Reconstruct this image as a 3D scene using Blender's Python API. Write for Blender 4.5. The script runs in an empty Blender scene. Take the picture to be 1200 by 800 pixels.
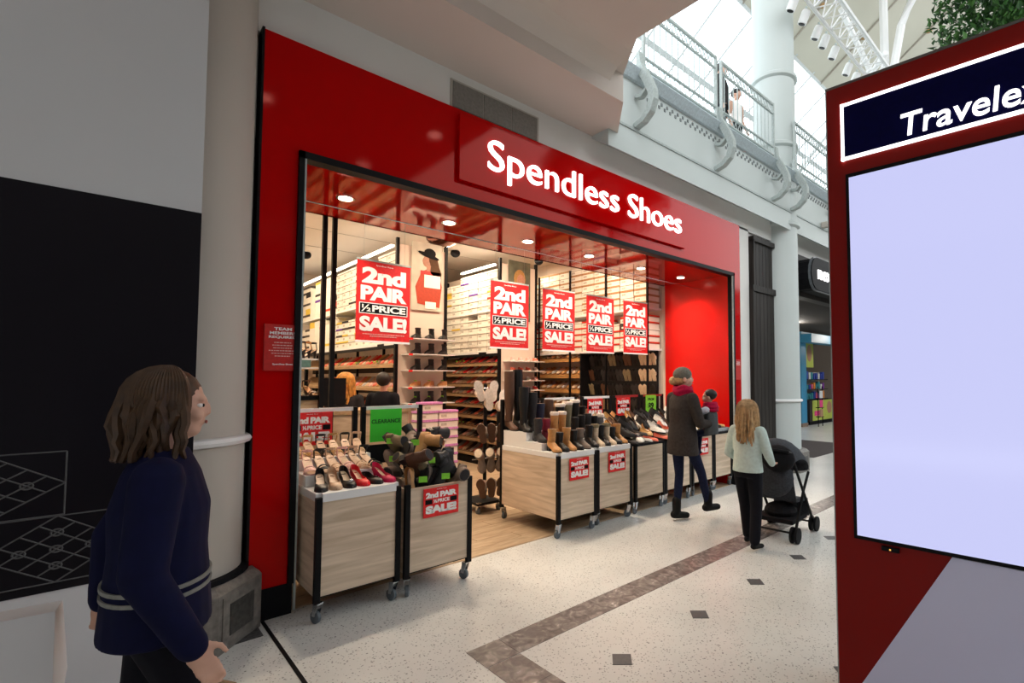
import bpy, bmesh, math, random
from mathutils import Vector, Matrix
R = math.radians
sin, cos, pi = math.sin, math.cos, math.pi
random.seed(7)
S = bpy.context.scene
COL = S.collection

# ---------------------------------------------------------------- camera, world, exposure
cd = bpy.data.cameras.new('camera'); cam = bpy.data.objects.new('camera', cd); COL.objects.link(cam)
cam.location = (0, 0, 1.57); cam.rotation_euler = (R(90 + 2.703), 0, R(45.447 - 90))
cd.sensor_width = 36; cd.lens = 593 / 1200 * 36; cd.shift_x = -93 / 1200; cd.shift_y = 15 / 1200
cd.clip_start = .05; cd.clip_end = 300
S.camera = cam
S.view_settings.view_transform = 'Standard'; S.view_settings.look = 'None'
S.view_settings.exposure = 0.0; S.view_settings.gamma = 1; S.view_settings.use_curve_mapping = False
W = bpy.data.worlds.new('sky'); S.world = W; W.use_nodes = True
nt = W.node_tree; bg = nt.nodes['Background']
tc = nt.nodes.new('ShaderNodeTexCoord'); nz = nt.nodes.new('ShaderNodeTexNoise'); nz.inputs['Scale'].default_value = 2.5
cr = nt.nodes.new('ShaderNodeValToRGB'); cr.color_ramp.elements[0].position = .35; cr.color_ramp.elements[1].position = .6
cr.color_ramp.elements[0].color = (.80, .92, 1, 1); cr.color_ramp.elements[1].color = (1, 1, 1, 1)
nt.links.new(tc.outputs['Generated'], nz.inputs['Vector']); nt.links.new(nz.outputs['Fac'], cr.inputs['Fac'])
nt.links.new(cr.outputs['Color'], bg.inputs['Color']); bg.inputs['Strength'].default_value = 3.2

def lamp(name, kind, loc, power, color, **k):
    d = bpy.data.lights.new(name, kind); d.energy = power; d.color = color
    o = bpy.data.objects.new(name, d); COL.objects.link(o); o.location = loc
    rot = k.pop('rot', None)
    if rot: o.rotation_euler = rot
    for a, v in k.items(): setattr(d, a, v)
    return o
WARM = (1, .80, .56)
# ceiling lamps of the shop (its ceiling is 3.95 m up)
for x, y, pw in ((2.3, 6.3, 66), (4.5, 6.2, 70), (5.6, 5.8, 38), (2.2, 8.6, 60), (4.5, 8.2, 52), (6.15, 8.0, 20), (2.2, 10.8, 52)):
    lamp('shop_lamp', 'AREA', (x, y, 3.90), pw, WARM, shape='DISK', size=.5)

# ---------------------------------------------------------------- materials
MATS = {}
def mat(name, col, rough=.5, metal=0, spec=None, emit=None, es=0, noise=None, bump=0, coat=0, tint=None):
    if name in MATS: return MATS[name]
    m = bpy.data.materials.new(name); m.use_nodes = True; MATS[name] = m
    t = m.node_tree; b = t.nodes['Principled BSDF']
    if spec is None: spec = .15 if rough >= .6 else .4
    c = (*col, 1) if len(col) == 3 else col
    b.inputs['Base Color'].default_value = c; b.inputs['Roughness'].default_value = rough
    b.inputs['Metallic'].default_value = metal; b.inputs['Specular IOR Level'].default_value = spec
    if tint: b.inputs['Specular Tint'].default_value = (*tint, 1)
    if coat: b.inputs['Coat Weight'].default_value = coat; b.inputs['Coat Roughness'].default_value = .03
    if emit: b.inputs['Emission Color'].default_value = (*emit, 1); b.inputs['Emission Strength'].default_value = es
    sc, amt = noise or (40, .12)
    tcn = t.nodes.new('ShaderNodeTexCoord'); n = t.nodes.new('ShaderNodeTexNoise'); n.inputs['Scale'].default_value = sc
    r = t.nodes.new('ShaderNodeValToRGB')
    r.color_ramp.elements[0].color = (*[v * (1 - amt) for v in c[:3]], 1)
    r.color_ramp.elements[1].color = (*[min(1, v * (1 + amt)) for v in c[:3]], 1)
    r.color_ramp.elements[0].position = .3; r.color_ramp.elements[1].position = .7
    t.links.new(tcn.outputs['Object'], n.inputs['Vector']); t.links.new(n.outputs['Fac'], r.inputs['Fac'])
    t.links.new(r.outputs['Color'], b.inputs['Base Color'])
    if bump:
        bp = t.nodes.new('ShaderNodeBump'); bp.inputs['Strength'].default_value = bump; bp.inputs['Distance'].default_value = .01
        t.links.new(n.outputs['Fac'], bp.inputs['Height']); t.links.new(bp.outputs['Normal'], b.inputs['Normal'])
    return m
def ramp_mat(name, build):
    m = bpy.data.materials.new(name); m.use_nodes = True; MATS[name] = m
    build(m.node_tree, m.node_tree.nodes['Principled BSDF']); return m
def ramp(t, stops, interp='LINEAR'):
    r = t.nodes.new('ShaderNodeValToRGB'); e = r.color_ramp.elements; r.color_ramp.interpolation = interp
    e[0].position, e[0].color = stops[0][0], (*stops[0][1], 1); e[1].position, e[1].color = stops[1][0], (*stops[1][1], 1)
    for p, c in stops[2:]:
        q = e.new(p); q.color = (*c, 1)
    return r
def m_terrazzo(t, b):
    g = t.nodes.new('ShaderNodeNewGeometry')
    v = t.nodes.new('ShaderNodeTexVoronoi'); v.inputs['Scale'].default_value = 55
    v2 = t.nodes.new('ShaderNodeTexVoronoi'); v2.inputs['Scale'].default_value = 24
    n = t.nodes.new('ShaderNodeTexNoise'); n.inputs['Scale'].default_value = 1.3; n.inputs['Detail'].default_value = 4
    for q in (v, v2, n): t.links.new(g.outputs['Position'], q.inputs['Vector'])
    r1 = ramp(t, [(.16, (.22, .22, .22)), (.28, (1, 1, 1))]); t.links.new(v.outputs['Distance'], r1.inputs['Fac'])
    r2 = ramp(t, [(.10, (.30, .30, .31)), (.17, (1, 1, 1))]); t.links.new(v2.outputs['Distance'], r2.inputs['Fac'])
    r3 = ramp(t, [(.3, (.60, .60, .58)), (.7, (.72, .72, .70))]); t.links.new(n.outputs['Fac'], r3.inputs['Fac'])
    a = t.nodes.new('ShaderNodeMix'); a.data_type = 'RGBA'; a.blend_type = 'MULTIPLY'; a.inputs[0].default_value = 1
    c = t.nodes.new('ShaderNodeMix'); c.data_type = 'RGBA'; c.blend_type = 'MULTIPLY'; c.inputs[0].default_value = .75
    t.links.new(r3.outputs[0], a.inputs[6]); t.links.new(r2.outputs[0], a.inputs[7])
    t.links.new(a.outputs[2], c.inputs[6]); t.links.new(r1.outputs[0], c.inputs[7])
    t.links.new(c.outputs[2], b.inputs['Base Color']); b.inputs['Roughness'].default_value = .28
def m_marble(t, b):
    g = t.nodes.new('ShaderNodeNewGeometry')
    v = t.nodes.new('ShaderNodeTexVoronoi'); v.feature = 'DISTANCE_TO_EDGE'; v.inputs['Scale'].default_value = 7
    n = t.nodes.new('ShaderNodeTexNoise'); n.inputs['Scale'].default_value = 14; n.inputs['Detail'].default_value = 6; n.inputs['Distortion'].default_value = 1.2
    t.links.new(g.outputs['Position'], n.inputs['Vector']); t.links.new(n.outputs['Color'], v.inputs['Vector'])
    r = ramp(t, [(.25, (.10, .085, .08)), (.5, (.20, .17, .16)), (.66, (.33, .29, .27)), (.72, (.62, .56, .52))])
    t.links.new(n.outputs['Fac'], r.inputs['Fac']); t.links.new(r.outputs[0], b.inputs['Base Color']); b.inputs['Roughness'].default_value = .25
def wood(name, c0, c1, sx=(1.2, 14, 14), rough=.5):
    def f(t, b):
        g = t.nodes.new('ShaderNodeTexCoord'); mp = t.nodes.new('ShaderNodeMapping'); mp.inputs['Scale'].default_value = sx
        n = t.nodes.new('ShaderNodeTexNoise'); n.inputs['Scale'].default_value = 1.6; n.inputs['Detail'].default_value = 6; n.inputs['Distortion'].default_value = .6
        oi = t.nodes.new('ShaderNodeObjectInfo'); va = t.nodes.new('ShaderNodeVectorMath'); va.operation = 'ADD'
        t.links.new(g.outputs['Object'], va.inputs[0]); t.links.new(oi.outputs['Random'], va.inputs[1])
        t.links.new(va.outputs[0], mp.inputs['Vector']); t.links.new(mp.outputs[0], n.inputs['Vector'])
        r = ramp(t, [(.3, c0), (.68, c1)]); t.links.new(n.outputs['Fac'], r.inputs['Fac'])
        t.links.new(r.outputs[0], b.inputs['Base Color']); b.inputs['Roughness'].default_value = rough; b.inputs['Specular IOR Level'].default_value = .15
    return ramp_mat(name, f)
TERR = ramp_mat('terrazzo', m_terrazzo); MARB = ramp_mat('marble', m_marble)
OAK = wood('pale_oak', (.50, .38, .27), (.74, .60, .46))
OAKF = wood('oak_floor', (.34, .24, .15), (.50, .37, .25), (3, 14, 14), .42)
SHELFW = wood('shelf_wood', (.30, .19, .10), (.44, .29, .16), (14, 1.2, 14))
OAKS = wood('pale_oak_side', (.50, .38, .27), (.74, .60, .46), (14, 1.2, 14))
RED = mat('gloss_red', (.48, .0, .001), .08, tint=(1, .30, .22), noise=(.6, .04), spec=.30)
REDC = mat('mirror_red', (.40, .004, .001), .05, tint=(1, .28, .12), noise=(.6, .04), spec=1.0, coat=0)
REDM = mat('red_print', (.72, .015, .015), .45)
KRED = mat('kiosk_red', (.22, .004, .002), .3, noise=(1, .05), spec=.2)
WHITE = mat('white_paint', (.74, .73, .70), .6, noise=(1.5, .03)); CREAM = mat('cream_paint', (.50, .46, .41), .6, noise=(1.2, .04))
SOFF = mat('soffit_paint', (.62, .55, .50), .7, noise=(1, .03)); MINT = mat('pale_grey_paint', (.54, .59, .58), .5, noise=(1, .03))
GREYP = mat('grey_panel', (.60, .61, .62), .5, noise=(.8, .03))
BLK = mat('black_metal', (.006, .006, .007), .45, spec=.12); BLKM = mat('matt_black', (.006, .006, .008), .7)
HOARD = mat('hoarding_black', (.004, .003, .006), .35, noise=(.5, .3), spec=.2); LINEG = mat('grey_line', (.10, .10, .105), .6)
WPL = mat('white_laminate', (.80, .80, .80), .3, noise=(3, .02)); PRINT = mat('white_print', (.90, .88, .86), .5, noise=(5, .02))
BPR = mat('black_print', (.008, .008, .009), .5, spec=.06); GREEN = mat('green_card', (.05, .62, .03), .5, noise=(4, .04)); LIME = mat('lime_card', (.25, .70, .05), .5)
STEEL = mat('steel', (.55, .56, .58), .25, 1); ALU = mat('rail_grey', (.40, .45, .44), .45, .1); CHROME = mat('chrome', (.7, .7, .72), .15, 1)
TYRE = mat('caster_grey', (.10, .12, .14), .5); TIMB = wood('dark_timber', (.012, .010, .009), (.035, .028, .024), (14, 14, 1))
SHCEIL = mat('shop_ceiling_paint', (.72, .66, .60), .7, noise=(1, .03)); SHWALL = mat('shop_wall_paint', (.70, .62, .54), .7, noise=(1, .03))
LIT = mat('lit_letter', (1, 1, 1), .4, emit=(1, .97, .97), es=1.6); GLOW = mat('lamp_glow', (1, 1, 1), .4, emit=(1, .86, .66), es=7)
STRIP = mat('strip_glow', (1, 1, 1), .4, emit=(1, .90, .74), es=5); SCREEN = mat('lit_screen', (.05, .05, .06), .12, emit=(.62, .64, 1.0), es=.93, noise=(.5, .02))
NAVY = mat('navy_sign', (.002, .002, .04), .5, spec=.05); SKIN = mat('skin', (.62, .36, .26), .5, noise=(12, .06)); DEN = mat('dark_denim', (.010, .014, .040), .8, noise=(60, .25))
KWHITE = mat('kiosk_white', (.66, .67, .88), .35, noise=(1, .02))
def m_glass(t, b):
    o = t.nodes['Material Output']; tr = t.nodes.new('ShaderNodeBsdfTransparent'); tr.inputs[0].default_value = (.90, .95, .97, 1)
    gl = t.nodes.new('ShaderNodeBsdfGlossy'); gl.inputs['Roughness'].default_value = .02
    fr = t.nodes.new('ShaderNodeValue'); fr.outputs[0].default_value = .05; mx = t.nodes.new('ShaderNodeMixShader')
    n = t.nodes.new('ShaderNodeTexNoise'); n.inputs['Scale'].default_value = 3; rr = ramp(t, [(.3, (.86, .92, .94)), (.7, (.92, .96, .97))])
    t.links.new(n.outputs['Fac'], rr.inputs['Fac']); t.links.new(rr.outputs[0], tr.inputs[0])
    t.links.new(fr.outputs[0], mx.inputs[0]); t.links.new(tr.outputs[0], mx.inputs[1]); t.links.new(gl.outputs[0], mx.inputs[2]); t.links.new(mx.outputs[0], o.inputs[0])
GLASS = ramp_mat('pane_glass', m_glass)

# ---------------------------------------------------------------- mesh helpers
class MB:
    def __init__(s): s.v = []; s.f = []; s.m = []; s.cur = 0; s.mats = []
    def use(s, m):
        if m not in s.mats: s.mats.append(m)
        s.cur = s.mats.index(m); return s
    def add(s, vs, fs):
        n = len(s.v); s.v += [tuple(v) for v in vs]
        for f in fs: s.f.append(tuple(i + n for i in f)); s.m.append(s.cur)
        return s
    def box(s, x0, y0, z0, x1, y1, z1, M=None):
        vs = [Vector(p) for p in ((x0, y0, z0), (x1, y0, z0), (x1, y1, z0), (x0, y1, z0), (x0, y0, z1), (x1, y0, z1), (x1, y1, z1), (x0, y1, z1))]
        if M: vs = [M @ v for v in vs]
        return s.add(vs, [(0, 3, 2, 1), (4, 5, 6, 7), (0, 1, 5, 4), (1, 2, 6, 5), (2, 3, 7, 6), (3, 0, 4, 7)])
    def rings(s, rs, cap=True, closed=False):
        n = len(rs[0]); vs = [p for r in rs for p in r]; fs = []
        L = len(rs)
        for i in range(L if closed else L - 1):
            a, b = i * n, ((i + 1) % L) * n
            for j in range(n): k = (j + 1) % n; fs.append((a + j, a + k, b + k, b + j))
        if cap and not closed: fs.append(tuple(range(n))[::-1]); fs.append(tuple((L - 1) * n + j for j in range(n)))
        return s.add(vs, fs)
    def tube(s, pts, r, n=8, cap=True, flat=1, up=None):
        pts = [Vector(p) for p in pts]; rs = []
        for i, p in enumerate(pts):
            d = (pts[min(i + 1, len(pts) - 1)] - pts[max(i - 1, 0)]).normalized()
            u = Vector(up) if up else (Vector((0, 0, 1)) if abs(d.z) < .9 else Vector((1, 0, 0)))
            a = d.cross(u).normalized(); b = a.cross(d)
            q = r[i] if isinstance(r, (list, tuple)) else r
            rs.append([p + a * cos(2 * pi * j / n) * q + b * sin(2 * pi * j / n) * q * flat for j in range(n)])
        return s.rings(rs, cap)
    def cyl(s, x, y, z0, z1, r, n=24, r2=None):
        r2 = r if r2 is None else r2
        return s.rings([[(x + q * cos(2 * pi * j / n), y + q * sin(2 * pi * j / n), z) for j in range(n)] for q, z in ((r, z0), (r2, z1))])
    def lathe(s, x, y, prof, n=24):
        return s.rings([[(x + q * cos(2 * pi * j / n), y + q * sin(2 * pi * j / n), z) for j in range(n)] for q, z in prof])
    def ell(s, c, r, M=None, n=12, k=8):
        c = Vector(c); rs = []
        for i in range(k + 1):
            t = -pi / 2 + pi * (i + (.25 if i == 0 else -.25 if i == k else 0)) / k; row = []
            for j in range(n):
                v = Vector((r[0] * cos(t) * cos(2 * pi * j / n), r[1] * cos(t) * sin(2 * pi * j / n), r[2] * sin(t)))
                if M: v = M @ v
                row.append(c + v)
            rs.append(row)
        return s.rings(rs)
    def prism(s, poly, axis, a, b):
        def P(u, w, t): return {'x': (t, u, w), 'y': (u, t, w), 'z': (u, w, t)}[axis]
        n = len(poly); vs = [P(u, w, a) for u, w in poly] + [P(u, w, b) for u, w in poly]
        fs = [tuple(range(n))[::-1], tuple(range(n, 2 * n))] + [(i, (i + 1) % n, n + (i + 1) % n, n + i) for i in range(n)]
        return s.add(vs, fs)
    def mesh(s, name, m=None, smooth=False):
        me = bpy.data.meshes.new(name); me.from_pydata(s.v, [], s.f)
        for q in (s.mats or [m]): me.materials.append(q)
        if s.mats: me.polygons.foreach_set('material_index', s.m)
        b = bmesh.new(); b.from_mesh(me); bmesh.ops.recalc_face_normals(b, faces=b.faces); b.to_mesh(me); b.free()
        if smooth: me.shade_smooth(); me.set_sharp_from_angle(angle=R(40))
        return me
    def build(s, name, m=None, parent=None, smooth=False, loc=None, rz=0):
        return put(name, s.mesh(name, m, smooth), parent, loc, rz)
def put(name, me, parent=None, loc=None, rz=0, rot=None):
    o = bpy.data.objects.new(name, me); COL.objects.link(o)
    if parent: o.parent = parent
    if loc: o.location = loc
    if rz: o.rotation_euler = (0, 0, rz)
    if rot: o.rotation_euler = rot
    return o
def box(name, b, m, parent=None, bev=0, kind=None):
    o = MB().box(*b).build(name, m, parent)
    if bev:
        md = o.modifiers.new('bevel', 'BEVEL'); md.width = bev; md.segments = 2; md.limit_method = 'ANGLE'
    if kind: o['kind'] = kind
    return o
def tag(o, label=None, cat=None, group=None, kind=None):
    if label: o['label'] = label
    if cat: o['category'] = cat
    if group: o['group'] = group
    if kind: o['kind'] = kind
    return o
def thing(name, label, cat, loc=(0, 0, 0), rz=0, group=None, rot=None):
    o = bpy.data.objects.new(name, None); COL.objects.link(o); o.location = loc; o.rotation_euler = rot or (0, 0, rz)
    o.empty_display_size = .1
    return tag(o, label, cat, group)
def struct(name, mb, m, parent=None, label=None, smooth=False):
    o = mb.build(name, m, parent, smooth)
    if not parent: o['kind'] = 'structure'
    if label: o['label'] = label
    return o
ORD = ['first', 'second', 'third', 'fourth', 'fifth', 'sixth', 'seventh', 'eighth', 'ninth', 'tenth', 'eleventh', 'twelfth', 'thirteenth', 'fourteenth', 'fifteenth', 'sixteenth', 'seventeenth', 'eighteenth', 'nineteenth', 'twentieth', 'twenty-first', 'twenty-second', 'twenty-third', 'twenty-fourth']

_tc = {}
def text_mesh(txt, w, h, depth=.004, bold=.0, shear=0, space=1.0):
    """text mesh fitted to w x h, standing in the XZ plane, facing -Y, lower left corner at 0,0"""
    key = (txt, round(w, 4), round(h, 4), depth, bold, shear)
    if key in _tc: return _tc[key]
    c = bpy.data.curves.new('t', 'FONT'); c.body = txt; c.size = 1; c.offset = bold; c.extrude = .01; c.shear = shear; c.resolution_u = 5
    c.space_character = space
    o = bpy.data.objects.new('t', c); COL.objects.link(o); bpy.context.view_layer.update()
    me = bpy.data.meshes.new_from_object(o.evaluated_get(bpy.context.evaluated_depsgraph_get()))
    bpy.data.objects.remove(o); bpy.data.curves.remove(c)
    xs = [v.co.x for v in me.vertices]; ys = [v.co.y for v in me.vertices]; zs = [v.co.z for v in me.vertices]
    x0, y0, z1 = min(xs), min(ys), max(zs); sx = w / (max(xs) - x0); sy = h / (max(ys) - y0); sz = depth / (z1 - min(zs))
    for v in me.vertices:
        p = v.co; v.co = ((p.x - x0) * sx, -(p.z - min(zs)) * sz, (p.y - y0) * sy)
    me.materials.clear(); _tc[key] = me
    return me
def text(name, txt, x, y, z, w, h, m, parent, depth=.004, bold=.0, shear=0, space=1.0):
    me = text_mesh(txt, w, h, depth, bold, shear, space).copy(); me.materials.append(m)
    for p in me.polygons: p.material_index = 0
    return put(name, me, parent, (x, y, z))
def split_letters(me, name, m, parent, loc):
    b = bmesh.new(); b.from_mesh(me); bmesh.ops.remove_doubles(b, verts=b.verts, dist=1e-4); b.verts.index_update(); seen = set(); out = []
    for v in b.verts:
        if v.index in seen: continue
        st = [v]; comp = []
        seen.add(v.index)
        while st:
            q = st.pop(); comp.append(q)
            for e in q.link_edges:
                o = e.other_vert(q)
                if o.index not in seen: seen.add(o.index); st.append(o)
        ids = {q.index: i for i, q in enumerate(comp)}; fs = {f for q in comp for f in q.link_faces}
        out.append(([tuple(q.co) for q in comp], [tuple(ids[w.index] for w in f.verts) for f in fs]))
    b.free()
    for vs, fs in sorted(out, key=lambda t: min(v[0] for v in t[0])):
        mm = bpy.data.meshes.new(name); mm.from_pydata(vs, [], fs); mm.materials.append(m); put(name, mm, parent, loc)
# ---------------------------------------------------------------- the mall: floor, walls, overhang, balcony, roof
fl = struct('floor', MB().box(-6, -9, -.1, 40, 13.2, 0), TERR, label='speckled white terrazzo mall floor with dark inlays')
r_ = random.Random(3)
tile = MB().box(0, 0, 0, .285, .215, .003).mesh('tile', MARB)
for i in range(50): put('marble_tile', tile, fl, (1.575 + i * .288 + .218, 2.405, 0))
t2 = MB().box(0, 0, 0, .215, .285, .003).mesh('marble_tile', MARB)
put('marble_tile', MB().box(0, 0, 0, .215, .215, .003).mesh('marble_tile', MARB), fl, (1.575, 2.405, 0))
for i in range(12): put('marble_tile', t2, fl, (1.575, 2.402 - (i + 1) * .288, 0))
dm = MB().add([(-.075, 0, .003), (0, -.075, .003), (.075, 0, .003), (0, .075, .003), (-.075, 0, 0), (0, -.075, 0), (.075, 0, 0), (0, .075, 0)], [(0, 1, 2, 3), (0, 4, 5, 1), (1, 5, 6, 2), (2, 6, 7, 3), (3, 7, 4, 0)]).mesh('diamond_inlay', mat('slate', (.10, .10, .105), .4))
for i in range(14):
    for j in range(3): put('diamond_inlay', dm, fl, (2.16 + i * .768, 1.95 - j * .93, 0))
box('expansion_joint', (.822, -4, 0, .842, 3.87, .004), BLK, fl)
box('expansion_joint', (8.3, -4, 0, 8.315, 2.3, .004), BLK, fl)
for x0 in (.24, .52): box('granite_tile', (x0, 3.66, 0, x0 + .275, 3.88, .004), mat('granite', (.06, .06, .062), .3, noise=(60, .7)), fl)
box('entrance_mat', (10.2, 4.1, 0, 12.9, 5.6, .008), mat('mat_brown', (.10, .085, .085), .9, noise=(120, .4)), fl)
sf = struct('floor', MB().box(1.0, 3.93, 0, 6.8, 12.9, .003), OAKF, label='light oak plank floor inside the shoe shop')
pls = [MB().box(0, 0, 0, 1.24, .176, .004).mesh('plank', OAKF)]
for j in range(20):
    for i in range(5):
        x = 1.0 + i * 1.245 - (j % 3) * .4; x0 = max(x, 1.0); x1 = min(x + 1.24, 6.78)
        if x1 - x0 < .1: continue
        if x0 == x and x1 == x + 1.24: put('plank', pls[0], sf, (x, 3.94 + j * .18, .002))
        else: box('plank', (x0, 3.94 + j * .18, .002, x1, 3.94 + j * .18 + .176, .006), OAKF, sf)

# red shopfront
wf = MB().box(.75, 3.89, .2, .985, 4.0, 3.92).box(.985, 3.89, 3.15, 6.81, 4.0, 3.92).box(6.81, 3.89, .2, 7.03, 4.0, 3.92)
front = struct('wall_front', wf, RED, label='glossy red shopfront surround')
struct('trim_1', MB().box(.735, 3.885, .2, .75, 4.0, 3.93), BLK)
struct('baseboard_front', MB().box(.74, 3.88, 0, 1.0, 4.0, .2).box(6.80, 3.88, 0, 7.03, 4.0, .2), BLKM)
# opening frame
struct('trim_2', MB().box(.97, 3.86, 0.2, 1.005, 3.96, 3.15).box(.97, 3.86, 3.10, 6.82, 3.96, 3.15).box(6.785, 3.86, .2, 6.82, 3.96, 3.15), BLK, label='black metal frame around the shop opening')
struct('trim_3', MB().box(1.005, 3.865, .02, 1.018, 3.885, 3.10).box(6.772, 3.865, .3, 6.785, 3.885, 3.10), ALU, label='thin aluminium glazing edge beside the frame')
# alcove: glossy red soffit and red right side
struct('ceiling_1', MB().box(.98, 4.0, 3.12, 6.9, 5.19, 3.2).box(.98, 5.15, 3.12, 6.9, 5.19, 3.98), REDC, label='glossy red soffit over the entrance')
struct('wall_alcove', MB().box(6.79, 3.96, 0, 6.88, 5.14, 3.12), mat('gloss_red_side', (.62, .004, .003), .22, noise=(.6, .03)), label='glossy red side wall of the entrance')
# shop shell
struct('wall_right', MB().box(6.82, 5.14, 0, 6.95, 12.9, 4.05), SHWALL)
struct('wall_left', MB().box(.9, 4.0, 0, .98, 12.9, 4.05), SHWALL)
struct('wall_back', MB().box(.9, 12.8, 0, 6.95, 12.95, 4.05), SHWALL)
sc = MB().use(SHCEIL).box(.9, 5.19, 3.96, 6.95, 12.9, 4.05)
struct('ceiling_2', sc, SHCEIL, label='plain off-white shop ceiling')
for y in (6.4, 7.6, 8.8, 10): box('ceiling_joint', (.98, y, 3.955, 6.82, y + .008, 3.962), mat('joint_grey', (.3, .27, .24), .6), bpy.data.objects['ceiling_2'])
# wall above and beside the shop
up = MB().box(-.6, 4.0, 3.2, .75, 4.2, 5.0).box(-8, 4.40, 0, .97, 4.5, 5.0).box(.70, 3.95, 3.92, 8.75, 4.2, 4.42).box(7.03, 3.95, 0, 7.42, 4.2, 3.95).box(7.42, 3.99, 0, 8.75, 4.2, 3.95).box(9.1, 3.95, 3.88, 20, 4.2, 4.3)
struct('wall_upper', up, WHITE, label='off-white wall around the shopfront')
# vent grille
vg = thing('vent_grille', 'grey louvred vent grille above the left of the shop sign', 'vent', (2.15, 3.95, 3.93))
MB().box(0, -.012, 0, .98, .0, .27).build('frame', CREAM, vg)
for k in range(3):
    q = box('louvre_panel', (.02 + k * .315, -.02, .02, .02 + k * .315 + .305, -.012, .25), mat('vent_grey', (.20, .19, .175), .5), vg)
    lm = MB()
    for i in range(30): lm.box(.022 + k * .315 + i * .0101, -.024, .022, .022 + k * .315 + i * .0101 + .004, -.02, .248)
    tag(lm.build('slat', mat('vent_slat', (.33, .31, .28), .5), q), kind='stuff')
# dark timber shutters right of the shop
sh = thing('timber_screen', 'tall dark timber board screen between shopfront and round column', 'screen', (7.46, 3.93, 0))
for (z0, z1, xa, xb, p) in ((0, 2.98, 0, .74, -.02), (3.05, 3.80, .05, .74, .0)):
    n = 6; w = (xb - xa) / n
    for i in range(n): box('board', (xa + i * w + .004, p, z0 + .0, xa + (i + 1) * w - .004, .05, z1), TIMB, sh)
for b in ((-.03, -.05, 2.96, .76, .05, 3.06), (.02, -.04, 3.78, .76, .05, 3.86), (-.035, -.05, 0, 0, .05, 2.98), (.02, -.04, 3.06, .05, .05, 3.8)): box('rail', b, TIMB, sh)

# overhanging ceiling at upper left
B_ = [(-8, 3.96), (4.32, 3.96), (3.63, 3.22), (-8, 3.22)]
struct('ceiling_3', MB().prism([(-8, 3.99), (4.32, 3.99), (3.63, 3.24), (-8, 3.24)], 'z', 4.28, 4.62), SOFF, label='lower step of the plaster ceiling over the walkway')
struct('ceiling_4', MB().prism([(-8, 3.24), (3.63, 3.24), (3.32, 2.80), (3.36, -3.5), (-8, -3.5)], 'z', 4.56, 4.9), SOFF, label='raised plaster ceiling over the walkway')
cf = MB(); prof = [(3.24, 4.42), (3.20, 4.46), (3.14, 4.51), (3.05, 4.545), (2.95, 4.56), (3.24, 4.56)]
cf.prism(prof, 'x', -8, 3.44); struct('trim_4', cf, SOFF, label='curved cove between the two plaster ceilings')
i_ = 0
for x, y in ((1.2, 1.6), (1.2, -.6), (2.6, .6), (-1.2, 1.4), (2.9, 2.1), (-1.0, -1.2)):
    t = thing('downlight', '%s recessed downlight in the raised plaster ceiling over the viewer' % ORD[i_], 'light', (x, y, 4.56), group='downlights of the walkway ceiling')
    i_ += 1
    MB().cyl(0, 0, -.01, 0, .10).build('ring', WPL, t); MB().cyl(0, 0, -.016, -.01, .075).build('lens', mat('cool_glow', (1, 1, 1), emit=(.95, .97, 1), es=9), t)
    lamp('walkway_lamp', 'SPOT', (x, y, 4.53), 15, (1, .95, .90), spot_size=R(110), spot_blend=.8, shadow_soft_size=.06)

# balcony
fa = MB().prism([(3.70, 4.10), (3.70, 5.0), (3.62, 5.06), (3.62, 5.12), (8, 5.12), (8, 4.42), (4.2, 4.42), (4.2, 4.25), (3.95, 4.25)], 'x', 3.9, 26)
struct('wall_balcony', fa, MINT, label='pale painted edge of the upper floor')
struct('trim_5', MB().box(3.9, 3.685, 4.40, 26, 3.70, 4.425), ALU, label='thin grey line along the balcony edge')
gs = MB().prism([(3.60, 5.10), (3.58, 5.07), (3.66, 4.97), (3.70, 4.97), (3.70, 5.1)], 'x', 3.9, 26)
struct('trim_6', gs, mat('blue_grey_paint', (.46, .54, .58), .4), label='blue-grey sloping lip below the railing')
ho = MB()
for i in range(150):
    x = 4.45 + i * .11
    for dz, dx in ((0, 0), (.045, .05)): ho.box(x + dx, 3.690, 4.84 + dz, x + dx + .03, 3.702, 4.875 + dz)
struct('trim_7', ho, mat('pierced_grey', (.22, .24, .24), .6), label='row of small pierced squares along the balcony edge')
sp = lambda i: (4.36, 6.06, 7.76, 8.46, 10.16, 11.86, 13.56, 15.26)[i]
RLAB = ['nearest', 'second', 'third', 'short one beside the column in the', 'fourth', 'fifth', 'sixth', 'seventh']
YR = 3.63
def railing(x0, x1, label):
    t = thing('balcony_railing', label, 'railing', (x0, YR, 5.12), group='balcony railings of the upper floor')
    L = x1 - x0
    for x in (0.0, L - .09):
        MB().box(x, -.02, -.02, x + .032, .02, .88).build('post', ALU, t)
    for z, h in ((.85, .03), (.70, .018), (.15, .02), (.02, .022)): box('rail', (.032, -.015, z, L - .09, .015, z + h), ALU, t)
    n = 13; bm = MB().tube([(0, 0, .17), (0, 0, .70)], .008, 6).mesh('baluster', ALU)
    for i in range(n): put('baluster', bm, t, (.10 + (L - .22) * i / (n - 1), 0, 0))
    zz = MB().tube([(0.01, 0, .04), (.055, 0, .15)], .006, 4).tube([(.10, 0, .04), (.055, 0, .15)], .006, 4).mesh('lattice', ALU)
    rg = MB().rings([[(.05 + (.042 + .008 * cos(b)) * cos(a), .008 * sin(b), .785 + (.05 + .008 * cos(b)) * sin(a)) for b in (0, 1.57, 3.14, 4.71)] for a in [2 * pi * k / 12 for k in range(12)]], closed=True).mesh('ring', ALU)
    k = int((L - .14) / .105)
    for i in range(k): put('lattice', zz, t, (.035 + i * .105, 0, 0)); put('ring', rg, t, (.035 + i * .105, 0, 0))
railing(4.40, 6.05, 'grey balcony railing bay nearest the plaster ceiling, first from the left')
railing(6.10, 7.76, 'grey balcony railing bay in front of the people upstairs, ending at the column')
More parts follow.
